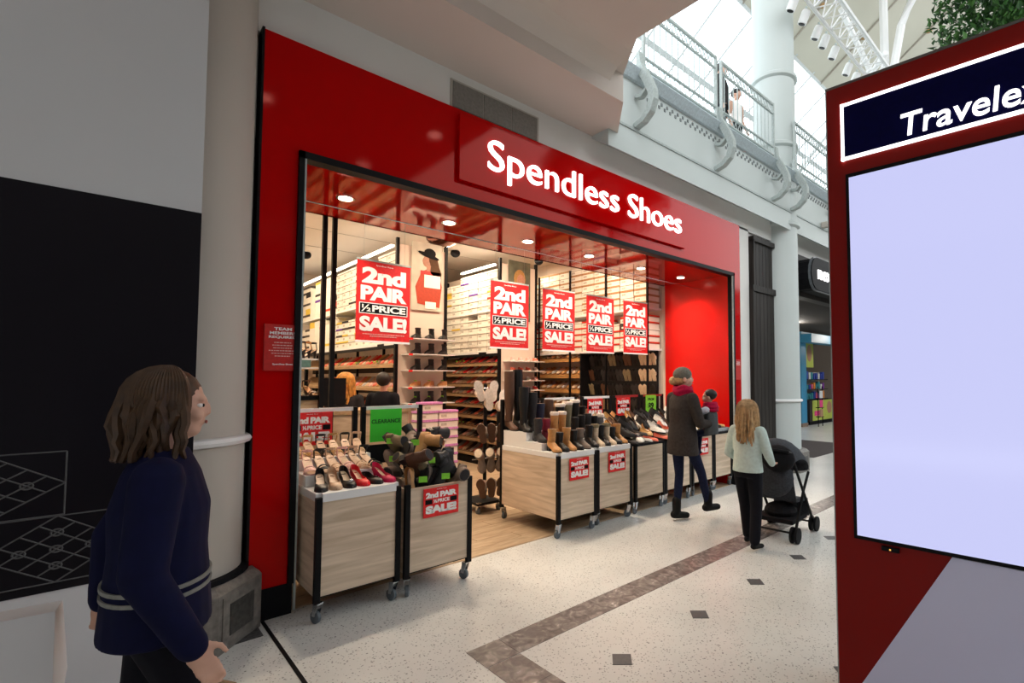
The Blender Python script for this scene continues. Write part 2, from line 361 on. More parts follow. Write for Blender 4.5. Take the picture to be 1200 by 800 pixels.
railing(8.46, 10.14, 'grey balcony railing bay just right of the round column')
railing(10.18, 11.85, 'grey balcony railing bay furthest right before the red kiosk hides the rest')
def bracket(x, lab):
    t = thing('curved_bracket', lab, 'bracket', (x - .045, 0, 0), group='curved railing brackets')
    pts = [(YR, 5.30), (YR - .005, 5.15), (3.57, 5.03), (3.50, 4.90), (3.45, 4.78), (3.44, 4.68), (3.48, 4.57), (3.57, 4.49), (3.69, 4.455)]
    wd = [.02, .035, .045, .045, .042, .04, .036, .030, .026]
    L_, R_ = [], []
    for i, (y, z) in enumerate(pts):
        a = pts[max(i - 1, 0)]; b = pts[min(i + 1, len(pts) - 1)]; d = Vector((b[0] - a[0], b[1] - a[1])).normalized(); n = Vector((-d.y, d.x))
        L_.append((y + n.x * wd[i], z + n.y * wd[i])); R_.append((y - n.x * wd[i], z - n.y * wd[i]))
    b = MB()
    rs = [[(0, l[0], l[1]), (.09, l[0], l[1]), (.09, r[0], r[1]), (0, r[0], r[1])] for l, r in zip(L_, R_)]
    b.rings(rs); b.build('plate', ALU, t)
    h = MB(); hp = [(3.50, 4.93), (3.53, 4.83), (3.60, 4.78), (3.68, 4.80)]
    h.rings([[(.01, y, z + .02), (.08, y, z + .02), (.08, y, z - .02), (.01, y, z - .02)] for y, z in hp]); h.build('hook', ALU, t)
bracket(4.36, 'curved grey bracket under the first railing post, beside the plaster ceiling')
bracket(6.06, 'curved grey bracket under the railing post left of the people upstairs')
bracket(7.76, 'curved grey bracket touching the left of the round column')
bracket(8.46, 'curved grey bracket just right of the round column')
bracket(10.16, 'curved grey bracket furthest right, near the red kiosk')

# columns
def column(x, y, lab, z1=13, base=True):
    c = thing('round_column', lab, 'column', (x, y, 0))
    tag(c, group='round columns')
    MB().cyl(0, 0, .0, z1, .355, 48).build('shaft', CREAM if x < 1 else MINT, c, True)
    ri = MB().rings([[((.36 + .035 * cos(b) + .0) * cos(a), (.36 + .035 * cos(b)) * sin(a), 1.19 + .028 * sin(b)) for b in [k * pi / 4 for k in range(8)]] for a in [2 * pi * k / 48 for k in range(48)]], closed=True)
    ri.build('bumper_rail', WPL, c, True)
    if x > 1:
        for z in (4.22, 5.62, 6.86):
            MB().lathe(0, 0, [(.356, z - .05), (.40, z - .02), (.40, z + .03), (.356, z + .06)], 40).build('collar', MINT, c, True)
    n = 8; rs = []
    for q, z in ((.44, 0), (.44, .33), (.40, .37)): rs.append([(q / cos(pi / n) * cos(2 * pi * (j + .5) / n), q / cos(pi / n) * sin(2 * pi * (j + .5) / n), z) for j in range(n)])
    bs = MB().rings(rs).build('plinth', mat('plinth_stone', (.17, .155, .14), .4, noise=(25, .3)), c)
    for j in range(n):
        a = 2 * pi * j / n; M = Matrix.Rotation(a, 4, 'Z') @ Matrix.Translation((.44, 0, 0))
        MB().box(0, -.155, .03, .006, .155, .31, M).build('stone_panel', mat('plinth_stone'  , (0, 0, 0)), bs)
        MB().box(.006, -.10, .08, .010, .10, .26, M).build('inset_panel', mat('inset_stone', (.05, .048, .045), .3, noise=(40, .4)), bs)
    return c
column(.37, 4.0, 'round off-white column at the left edge of the red shopfront')
column(8.57, 4.03, 'tall round white column past the right end of the red shopfront')
cl = MB().cyl(.37, 4.0, .37, .40, .40, 32).build('column_skirting', BLKM); tag(cl, 'black skirting ring on the plinth of the left column', 'skirting')

# left hoarding
hd = thing('hoarding', 'white and black panelled hoarding left of the round column', 'hoarding', (0, 0, 0))
box('white_panel', (-4, 3.48, 2.48, .40, 3.54, 3.76), GREYP, hd)
box('white_panel', (-4, 3.48, 3.77, .41, 3.54, 4.275), GREYP, hd)
box('white_panel', (-4, 3.48, 0, .29, 3.54, .58), mat('white_gloss', (.62, .62, .64), .25, noise=(2, .05)), hd)
box('black_panel', (-4, 3.475, .58, .40, 3.54, 2.48), HOARD, hd)
box('back_panel', (.29, 3.50, 0, .39, 3.54, .58), HOARD, hd)
ln = MB()
def seg(a, b, r=.0035): ln.tube([(a[0], 3.473, a[1]), (b[0], 3.473, b[1])], r, 4)
def motif(x0, z0, x1, z1):
    w, h = x1 - x0, z1 - z0
    for a, b in (((0, 0), (1, 0)), ((1, 0), (1, 1)), ((1, 1), (0, 1)), ((0, 1), (0, 0))): seg((x0 + a[0] * w, z0 + a[1] * h), (x0 + b[0] * w, z0 + b[1] * h))
    for k in range(5):
        t = k / 4
        seg((x0 + w * t / 2, z0 + h * (.5 - t / 2)), (x0 + w * (.5 + t / 2), z0 + h * (1 - t / 2)))
        seg((x0 + w * t / 2, z0 + h * (.5 + t / 2)), (x0 + w * (.5 + t / 2), z0 + h * t / 2))
    for u, v in ((.25, .5), (.5, .25), (.5, .75), (.75, .5), (.5, .5)):
        ln.rings([[(x0 + w * u + (.02 + .004 * cos(b)) * cos(a), 3.473 + .003 * sin(b), z0 + h * v + (.015 + .004 * cos(b)) * sin(a)) for b in (0, 1.57, 3.14, 4.71)] for a in [2 * pi * k / 14 for k in range(14)]], closed=True)
motif(-.57, .93, -.075, 1.225); motif(-.33, .62, .14, .925); motif(-1.07, .93, -.57, 1.225); motif(-.80, .62, -.33, .925)
dp = ln.build('diamond_pattern', LINEG, hd)

# shop sign with its letters
sg = thing('shop_sign', 'glossy red fascia box with large glowing white letters over the entrance', 'sign', (2.19, 3.89, 3.30))
box('sign_box', (0, -.045, -.02, 3.34, 0, .56), RED, sg, .004)
tm = text_mesh('Spendless Shoes', 2.95, .37, .025, -.004)
split_letters(tm, 'letter', LIT, sg, (.28, -.046, .06))
# downlights in the red soffit
nm = ORD
for i, x in enumerate((1.5, 2.48, 3.46, 4.43, 5.45, 6.40)):
    t = thing('downlight', '%s downlight from the left in the red soffit over the entrance' % ORD[i], 'light', (x, 4.54, 3.12), group='downlights in the red soffit')
    MB().cyl(0, 0, -.008, 0, .075).build('ring', CHROME, t); MB().cyl(0, 0, -.013, -.008, .056).build('lens', GLOW, t)
    lamp('soffit_lamp', 'SPOT', (x, 4.54, 3.09), 76, (1, .84, .64), spot_size=R(125), spot_blend=.7, shadow_soft_size=.05)

# glass roof: sloping glazing bars rising from the eaves over the upper floor
ROOF = thing('glass_roof', 'sloping glazed mall roof with white glazing bars', 'roof', (0, 0, 0))
E0, E1 = Vector((0, 10.0, 7.2)), Vector((0, -3.0, 16.5))
dv = (E1 - E0)
for i in range(34):
    x = 3 + i * 1.15
    MB().tube([(x, *E0.yz), (x, *(E0 + dv * .34).yz)], .03, 4).build('glazing_bar', mat('bar_white', (.55, .58, .58), .5), ROOF)
for k in range(4):
    p = E0 + dv * (k / 9)
    MB().tube([(3, p.y, p.z), (42, p.y, p.z)], .05 if k % 2 else .09, 4).build('purlin', mat('bar_white', (0, 0, 0)), ROOF)
pn = MB().add([(0, E0.y, E0.z), (1.1, E0.y, E0.z), (1.1, E0.y + dv.y / 9 * .98, E0.z + dv.z / 9 * .98), (0, E0.y + dv.y / 9 * .98, E0.z + dv.z / 9 * .98)], [(0, 1, 2, 3)]).mesh('pane', GLASS)
for k in range(3):
    for i in range(33): put('pane', pn, ROOF, (3.03 + i * 1.15, dv.y * k / 9, dv.z * k / 9 + .05))
# upper floor wall behind the balcony and far ceiling vault
struct('wall_upstairs', MB().box(3.9, 9.6, 5.1, 30, 9.8, 7.2), WHITE)
K0 = E0 + dv * .335; K1 = E0 + dv * .80
nv = Vector((0, dv.z, -dv.y)).normalized() * .12
struct('ceiling_5', MB().prism([(K0.y, K0.z), (K1.y, K1.z), (-6, K1.z + 1.4), (-9.2, K1.z + 1.0), (-9.2, K1.z + 1.2), (-6, K1.z + 1.6), (K1.y, K1.z + .2), (K0.y, K0.z + .2)], 'x', 2.5, 44), mat('vault_paint', (.52, .50, .42), .7, noise=(.8, .04)), label='beige opaque roof vault above the glazing')
vb = bpy.data.objects['ceiling_5']
for i in range(17):
    x = 3.6 + i * 2.3
    MB().tube([(x, K0.y, K0.z - .03), (x + .01, K1.y, K1.z - .03)], .028, 5).build('roof_rib', mat('rib_tan', (.34, .31, .26), .6), vb)
    for q in (.12, .38, .64): p = K0 + (K1 - K0) * (q + .04 * (i % 3)); MB().ell((x, p.y, p.z - .07), (.10, .10, .05), n=6, k=4).build('fixing', mat('fixing_tan', (.40, .24, .10), .5), vb)
def beam(pts, lab, r=.11):
    o = MB().tube(pts, r, 8).build('roof_beam', WPL, None, True); tag(o, lab, 'beam', 'curved white roof beams')
beam([(14, 3.66, 5.12), (14, 3.66, 7.5), (14, 3.65, 9.4), (14, 3.65, 10.5), (14, 3.65, 11.9)], 'curved white roof beam rising left of its twin above the red kiosk', .10)
beam([(14, 3.45, 5.2), (14, 3.46, 7.5), (14, 3.44, 9.4), (14, 3.27, 10.3), (14, 2.98, 10.9), (14, 2.5, 11.7)], 'curved white roof beam bending right above the red kiosk', .10)
beam([(12.0, 3.1, 8.6), (14.5, 5.2, 8.5), (17, 7.4, 8.4)], 'straight white roof strut behind the lighting truss', .06)
beam([(12.6, 4.2, 10.5), (15, 4.0, 9.2), (18, 3.7, 8.0)], 'slanting white roof strut right of the tall column', .07)
# lighting truss with spotlights
tr = thing('lighting_truss', 'white lattice truss hung under the roof, carrying spotlights', 'truss', (0, 3.36, 8.0))
for y, z in ((0, 0), (-.42, 0), (-.21, .40)): MB().tube([(6.0, y, z), (13.6, y, z)], .035, 6).build('chord', WPL, tr)
lt = MB()
for i in range(19):
    x = 6.0 + i * .39
    for a, b in (((0, 0), (-.21, .4)), ((-.42, 0), (-.21, .4)), ((0, 0), (-.42, 0))): lt.tube([(x, *a), (x + .195, *b)], .014, 4, cap=False); lt.tube([(x + .195, *b), (x + .39, *a)], .014, 4, cap=False)
lt.build('lattice', WPL, tr)
for i, x in enumerate((8.22, 8.68, 9.24, 9.59, 10.06, 10.81, 11.26)):
    t = thing('spotlight', '%s white spotlight from the left under the truss' % ORD[i], 'light', (x, 3.46, 8.04), group='spotlights on the truss'); t.scale = (.78, .78, .78)
    MB().box(-.02, -.02, -.12, .02, .02, .02).build('yoke', ALU, t)
    M = Matrix.Translation((0, .05, -.2)) @ Matrix.Rotation(R(25), 4, 'X')
    b = MB(); b.rings([[M @ Vector((q * cos(2 * pi * j / 16), q * sin(2 * pi * j / 16), z)) for j in range(16)] for q, z in ((.085, .14), (.10, .10), (.10, -.14), (.085, -.14))]); b.build('can', WPL, t, True)
    b = MB(); b.rings([[M @ Vector((q * cos(2 * pi * j / 16), q * sin(2 * pi * j / 16), z)) for j in range(16)] for q, z in ((.07, -.142), (.07, -.15))]); b.build('lens', BLK, t)
# opposite side of the mall (behind the viewer), seen only in reflections
struct('wall_opposite', MB().box(-8, -9.2, 0, 44, -9, 7.4), mat('opposite_wall', (.30, .28, .26), .7))
struct('wall_end', MB().box(-8.2, -9.2, 0, -8, 13, 9), mat('opposite_wall', (0, 0, 0)))  # unseen end wall, added to keep sky light off the left side
struct('wall_far_end', MB().box(44, -9.2, 0, 44.2, 10, 9), mat('opposite_wall', (0, 0, 0)))
struct('ceiling_7', MB().box(-8, -9, 5.0, 44, -5.5, 5.2), WHITE, label='upper floor slab on the opposite side of the mall')
# ---------------------------------------------------------------- kiosk totem
kx = thing('totem_kiosk', 'large red advertising totem with navy header and blank lit screen at right', 'kiosk', (2.6, .947, 0), R(-86.6))
box('body', (0, 0, 0, 1.30, .34, 3.02), KRED, kx, .004)
box('edge_trim', (-.006, .006, 0, 0, .05, 3.02), ALU, kx)
box('top_trim', (-.004, .0, 3.02, 1.30, .34, 3.032), mat('trim_dark', (.12, .11, .10), .4), kx)
hdq = box('header_panel', (.075, -.010, 2.645, 1.25, 0, 2.912), NAVY, kx)
fm = MB().box(.068, -.014, 2.905, 1.255, 0, 2.92).box(.068, -.014, 2.638, 1.255, 0, 2.652).box(.068, -.014, 2.638, .083, 0, 2.92).box(1.24, -.014, 2.638, 1.255, 0, 2.92)
fm.build('header_border', LIT, hdq)
text('lettering', 'Travelex', .325, -.012, 2.672, .50, .105, LIT, hdq, .006, .010, .10)
box('screen_bezel', (.085, -.012, .815, 1.22, 0, 2.565), BLK, kx)
box('screen', (.10, -.014, .832, 1.205, -.010, 2.545), SCREEN, kx)
MB().prism([(.465, .812), (.02, 0), (1.30, 0), (1.30, .812)], 'y', -.006, 0).build('white_panel', KWHITE, kx)
sb = box('sensor_bar', (.20, -.016, .785, .27, -.0, .803), BLK, kx)
MB().ell((.235, -.017, .794), (.004, .003, .004)).build('sensor_eye', mat('amber', (.6, .3, .05), emit=(1, .5, .1), es=1), sb)

# potted tree behind the kiosk
tre = thing('indoor_fig_tree', 'leafy green indoor tree behind the top of the red totem', 'tree', (8.3, -.1, 0))
MB().lathe(0, 0, [(.45, 0), (.55, .7), (.58, .75)], 24).build('planter', WPL, tre)
MB().tube([(0, 0, .6), (.05, 0, 2.5), (0, .1, 4.4), (.1, 0, 5.6)], [.11, .09, .08, .04]).build('trunk', mat('bark', (.10, .07, .05), .9, bump=.5), tre)
rr = random.Random(5); lf = MB(); LG = [mat('leaf_a', (.015, .06, .012), .45), mat('leaf_b', (.03, .11, .02), .45), mat('leaf_c', (.06, .17, .035), .45)]
for i in range(20000):
    th, ph = rr.uniform(0, 2 * pi), math.acos(rr.uniform(-1, 1)); q = rr.uniform(.55, 1) ** .6 * (1 + .16 * sin(3 * th + 5 * ph))
    c = Vector((1.45 * q * sin(ph) * cos(th), 1.45 * q * sin(ph) * sin(th), 6.5 + 1.65 * q * cos(ph)))
    M = Matrix.Translation(c) @ Matrix.Rotation(rr.uniform(0, 6.28), 4, 'Z') @ Matrix.Rotation(rr.uniform(.3, 1.4), 4, 'X')
    l, w = rr.uniform(.08, .13), rr.uniform(.022, .034)
    lf.use(rr.choice(LG)).add([M @ Vector(p) for p in ((0, 0, 0), (w, l * .45, .008), (0, l, -.01), (-w, l * .45, .008))], [(0, 1, 2, 3)])
tag(lf.build('foliage', None, tre), kind='stuff')

# ---------------------------------------------------------------- shops beyond the column
struct('wall_next_shop', MB().box(9.25, 3.95, 3.10, 17.0, 4.15, 3.88).box(20.5, 3.95, 0, 40, 4.15, 3.88), TIMB, label='dark timber fascia of the shop beyond the column')
struct('ceiling_6', MB().box(8.9, 4.15, 3.12, 40, 12.9, 3.2), mat('dark_ceiling', (.04, .036, .033), .85), label='dark ceiling of the shops beyond')
struct('wall_far', MB().box(24, 8.0, 0, 24.2, 12.9, 3.2).box(8.9, 12.7, 0, 24.2, 12.9, 3.2).box(8.75, 4.2, 0, 8.9, 12.9, 4.2), mat('far_wall', (.30, .26, .23), .6))
for k in range(5): lamp('far_shop_lamp', 'POINT', (14 + 2.2 * k, 8.2 if k % 2 else 6.0, 3.0), 45, (1, .92, .82), shadow_soft_size=.15)
ns = thing('shop_sign', 'black rounded sign with glowing white lettering beyond the column', 'sign', (9.05, 3.62, 3.20))
pl = []
for cx, cz, a0 in ((2.2, .27, -90), (.30, .27, 90)):
    for k in range(9): a = R(a0 + k * 22.5); pl.append((cx + .30 * cos(a) * .9, cz + .27 * sin(a) * 1.1))
MB().prism(pl, 'y', 0, .30).build('sign_case', BPR, ns)
MB().prism([(1.25 + (u - 1.25) * 1.01, .27 + (v - .27) * 1.06) for u, v in pl], 'y', .02, .06).build('rim', mat('rim_grey', (.10, .11, .12), .3), ns)
text('lettering', 'nextra', .28, -.004, .17, 1.15, .21, LIT, ns, .02, .012)
rs = thing('round_sign', 'round white lit projecting sign cut off by the red totem', 'sign', (11.55, 3.9, 2.35))
MB().rings([[(q * cos(2 * pi * j / 32), y, 1.35 * q * sin(2 * pi * j / 32)) for j in range(32)] for q, y in ((.33, .05), (.33, -.05))]).build('case', BLK, rs)
MB().rings([[(q * cos(2 * pi * j / 32), y, 1.35 * q * sin(2 * pi * j / 32)) for j in range(32)] for q, y in ((.30, -.05), (.30, -.06))]).build('lit_face', LIT, rs)
text('lettering', 'C', -.14, -.062, -.17, .28, .34, mat('orange', (.6, .2, .02), .5), rs, .004, .04)
box('arm', (-.03, -.03, .4, .03, .03, .80), BLK, rs)
bp = thing('shop_portal', 'bright blue shop portal frame far beyond the column', 'portal', (16.3, 6.9, 0))
BLU = mat('portal_blue', (.05, .28, .48), .45)
box('post', (0, 0, .12, .42, .3, 2.95), BLU, bp); box('post', (7, 0, .12, 7.3, .3, 2.95), BLU, bp); box('lintel', (0, -.02, 2.95, 7.3, .32, 3.08), BLU, bp)
box('lintel_face', (0, -.35, 2.72, 7.3, -.0, 3.0), BLU, bp); box('foot', (-.02, -.02, 0, .44, .32, .12), mat('foot_brown', (.25, .17, .12), .5), bp)
ct = thing('promotion_counter', 'low counter wrapped in yellow-green and pink posters in the far shop', 'counter', (16.95, 6.95, 0))
box('body', (.1, 0, .12, 3.0, .6, .82), mat('counter_dark', (.03, .025, .025), .5), ct)
YG = mat('poster_yellow', (.42, .50, .08), .5); PK = mat('poster_pink', (.72, .05, .22), .5); TAN = mat('poster_tan', (.40, .20, .13), .5)
q = box('poster', (.3, -.012, .14, 2.6, 0, .82), YG, ct); box('pink_band', (.45, -.016, .30, 1.15, -.012, .46), PK, q)
MB().ell((1.75, -.014, .55), (.22, .006, .22)).build('printed_face', TAN, q)
box('wheel_bar', (.2, .05, 0, 2.9, .5, .12), BLKM, ct)
pu = thing('hanging_poster', 'yellow poster with pink label high on the far shop wall', 'poster', (17.2, 7.3, 1.95))
box('sheet', (0, 0, 0, 1.1, .02, .95), YG, pu); box('pink_band', (.08, -.006, .12, .48, 0, .38), PK, pu); MB().ell((.75, -.004, .5), (.2, .006, .3)).build('printed_face', TAN, pu)
rk = thing('product_rack', 'rack of small coloured packets above the promotion counter', 'rack', (17.0, 7.15, .83))
box('back', (0, .3, 0, 2.2, .33, .95), mat('rack_grey', (.45, .42, .40), .5), rk)
for z in (.0, .34, .68): box('shelf', (0, 0, z, 2.2, .3, z + .02), BLK, rk)
rr = random.Random(11); PC = [mat('packet_%s' % n, c, .5) for n, c in (('blue', (.03, .06, .35)), ('pink', (.7, .12, .2)), ('white', (.7, .7, .7)), ('orange', (.7, .25, .04)), ('teal', (.04, .25, .3)), ('purple', (.2, .04, .3)))]
for z in (.02, .36, .70):
    for i in range(10):
        h = rr.uniform(.14, .28)
        o = box('packet', (17.05 + i * .2, 7.2, .83 + z, 17.05 + i * .2 + .13, 7.3, .83 + z + h), PC[rr.randrange(6)], None)
        tag(o, 'small coloured packet, %s from the left on the %s rack shelf of the far shop' % (ORD[i], ORD[2 - (0, 2, 4)[int(z / .34)] // 2]), 'packet', 'packets on the far shop rack')
ms = thing('magazine_stand', 'dark wire stand beside the blue portal post', 'stand', (16.85, 6.6, 0))
for x in (0, .35): MB().tube([(x, 0, 0), (x, 0, 1.3)], .015, 6).build('post', BLK, ms)
for z in (.3, .6, .9, 1.2): box('tray', (0, -.05, z, .35, .08, z + .02), BLK, ms)
for z, c in ((.32, TAN), (.62, PK), (.92, PC[2])): box('magazine', (.06, -.04, z, .30, -.02, z + .24), c, ms)
cm = thing('security_camera', 'small beige camera box on the balcony edge right of the column', 'camera', (9.75, 3.64, 4.42))
box('body', (0, -.06, 0, .10, .05, .10), CREAM, cm); MB().ell((.05, -.06, .03), (.03, .03, .03)).build('lens', BLK, cm)

# ---------------------------------------------------------------- sale signs
def sale_board(name, x, y, z, w, h, label, group, rz=0, big=True, hang=None):
    t = thing(name, label, 'sign', (x, y, z), rz, group)
    box('board', (0, 0, 0, w, .006, h), REDM, t)
    if big:
        box('bottom_rail', (-.004, -.003, -.02, w + .004, .009, 0), PRINT, t); box('top_rail', (-.004, -.003, h, w + .004, .009, h + .018), ALU, t)
        text('small_heading', 'Spendless Shoes', w * .34, -.001, h * .945, w * .32, h * .022, PRINT, t, .001, .01)
        text('lettering', '2nd', w * .09, -.001, h * .72, w * .82, h * .205, PRINT, t, .002, .05, 0, .95)
        text('lettering', 'PAIR', w * .07, -.001, h * .505, w * .86, h * .185, PRINT, t, .002, .05, 0, .95)
        b = box('price_border', (w * .05, -.002, h * .335, w * .95, 0, h * .475), PRINT, t)
        box('price_panel', (w * .065, -.003, h * .345, w * .935, -.002, h * .465), BPR, b)
        text('half', '\u00bd', w * .085, -.003, h * .36, w * .17, h * .09, PRINT, b, .001, .02)
        text('price', 'PRICE', w * .28, -.003, h * .362, w * .63, h * .086, PRINT, b, .001, .035, 0, .97)
        text('lettering', 'SALE!', w * .06, -.001, h * .115, w * .88, h * .19, PRINT, t, .002, .05, 0, .95)
        fp = MB()
        for r, (a, b2) in enumerate(((.12, .9), (.25, .75))):
            u = a
            while u < b2: l = random.uniform(.01, .035); fp.box(w * u, -.0015, h * (.075 - r * .025), w * min(u + l, b2), 0, h * (.085 - r * .025)); u += l + .008
        fp.build('fine_print', mat('fine_print', (.75, .45, .42), .5), t)
        for u in (.12, .88): MB().tube([(w * u, .003, h + .015), (w * u, .003, h + hang)], .0012, 4).build('wire', ALU, t)
    else:
        text('small_heading', 'Spendless Shoes', w * .36, -.001, h * .93, w * .28, h * .025, PRINT, t, .0006, .01)
        text('lettering', '2nd PAIR', w * .06, -.001, h * .66, w * .88, h * .20, PRINT, t, .001, .06, 0, .9)
        box('black_square', (w * .05, -.001, h * .45, w * .24, 0, h * .61), BPR, t); box('black_square', (w * .76, -.001, h * .45, w * .95, 0, h * .61), BPR, t)
        text('price', '\u00bdPRICE', w * .27, -.001, h * .47, w * .46, h * .13, PRINT, t, .001, .04)
        text('lettering', 'SALE!', w * .06, -.001, h * .12, w * .88, h * .28, PRINT, t, .001, .07, 0, .92)
    return t
for i, (x, z, rz) in enumerate(((1.735, 1.93, 4), (3.21, 1.93, 0), (3.975, 1.93, 0), (4.735, 1.935, 0), (5.485, 1.945, 0))):
    sale_board('sale_sign', x, 4.9, z, .54, .76, ['largest red sale sign hanging at the left of the entrance', 'red hanging sale sign in front of the second tall shelf block', 'red hanging sale sign, middle one of the five', 'red hanging sale sign, fourth of the five from the left', 'red hanging sale sign nearest the red side wall'][i], 'red second pair sale signs hanging over the entrance', R(rz), True, 3.118 - z - .76 + .76 - .76)
w_ = MB().tube([(1.0, 4.4, 2.975), (6.79, 4.4, 2.955)], .006, 6).build('tension_wire', STEEL); tag(w_, 'thin steel wire stretched across the entrance above the sale signs', 'wire')

# window notices on the red piers
nt_ = thing('team_notice', 'red team members required notice on the left red pier', 'notice', (.795, 3.872, 1.62))
box('sheet', (0, 0, 0, .215, .018, .31), mat('notice_red', (.52, .02, .015), .35), nt_)
for k, (s, u, v) in enumerate((('TEAM', .055, .105), ('MEMBERS', .03, .155), ('REQUIRED', .025, .165))): text('lettering', s, u, -.001, .27 - k * .028, v, .020, PRINT, nt_, .0006, .03)
fp = MB()
for k in range(6):
    wd = (.10, .12, .11, .16, .13, .09)[k]; u = (.215 - wd) / 2; e = u + wd
    while u < e: l = random.uniform(.006, .02); fp.box(u, -.001, .185 - k * .018, min(u + l, e), 0, .191 - k * .018); u += l + .004
fp.build('fine_print', mat('fine_print', (0, 0, 0)), nt_); text('small_heading', 'Spendless Shoes', .05, -.001, .035, .12, .014, PRINT, nt_, .0006, .02)
n2 = thing('small_notice', 'small red notice on the right red pier', 'notice', (6.84, 3.872, 1.55)); box('sheet', (0, 0, 0, .14, .018, .30), mat('notice_red', (0, 0, 0)), n2)
for k in range(3): text('lettering', ('TEAM', 'MEMBERS', 'REQUIRED')[k], .02, -.001, .255 - k * .022, .10, .014, PRINT, n2, .0006, .02)
pb = thing('call_point', 'small dark plate at the hoarding edge beside the left column', 'plate', (.401, 3.49, 1.36)); box('plate', (0, 0, 0, .045, .02, .11), mat('plate_grey', (.10, .08, .075), .4), pb); MB().cyl(0, 0, 0, 0.006, .008, 12).build('screw', STEEL, pb, loc=(.02, -.001, .09))

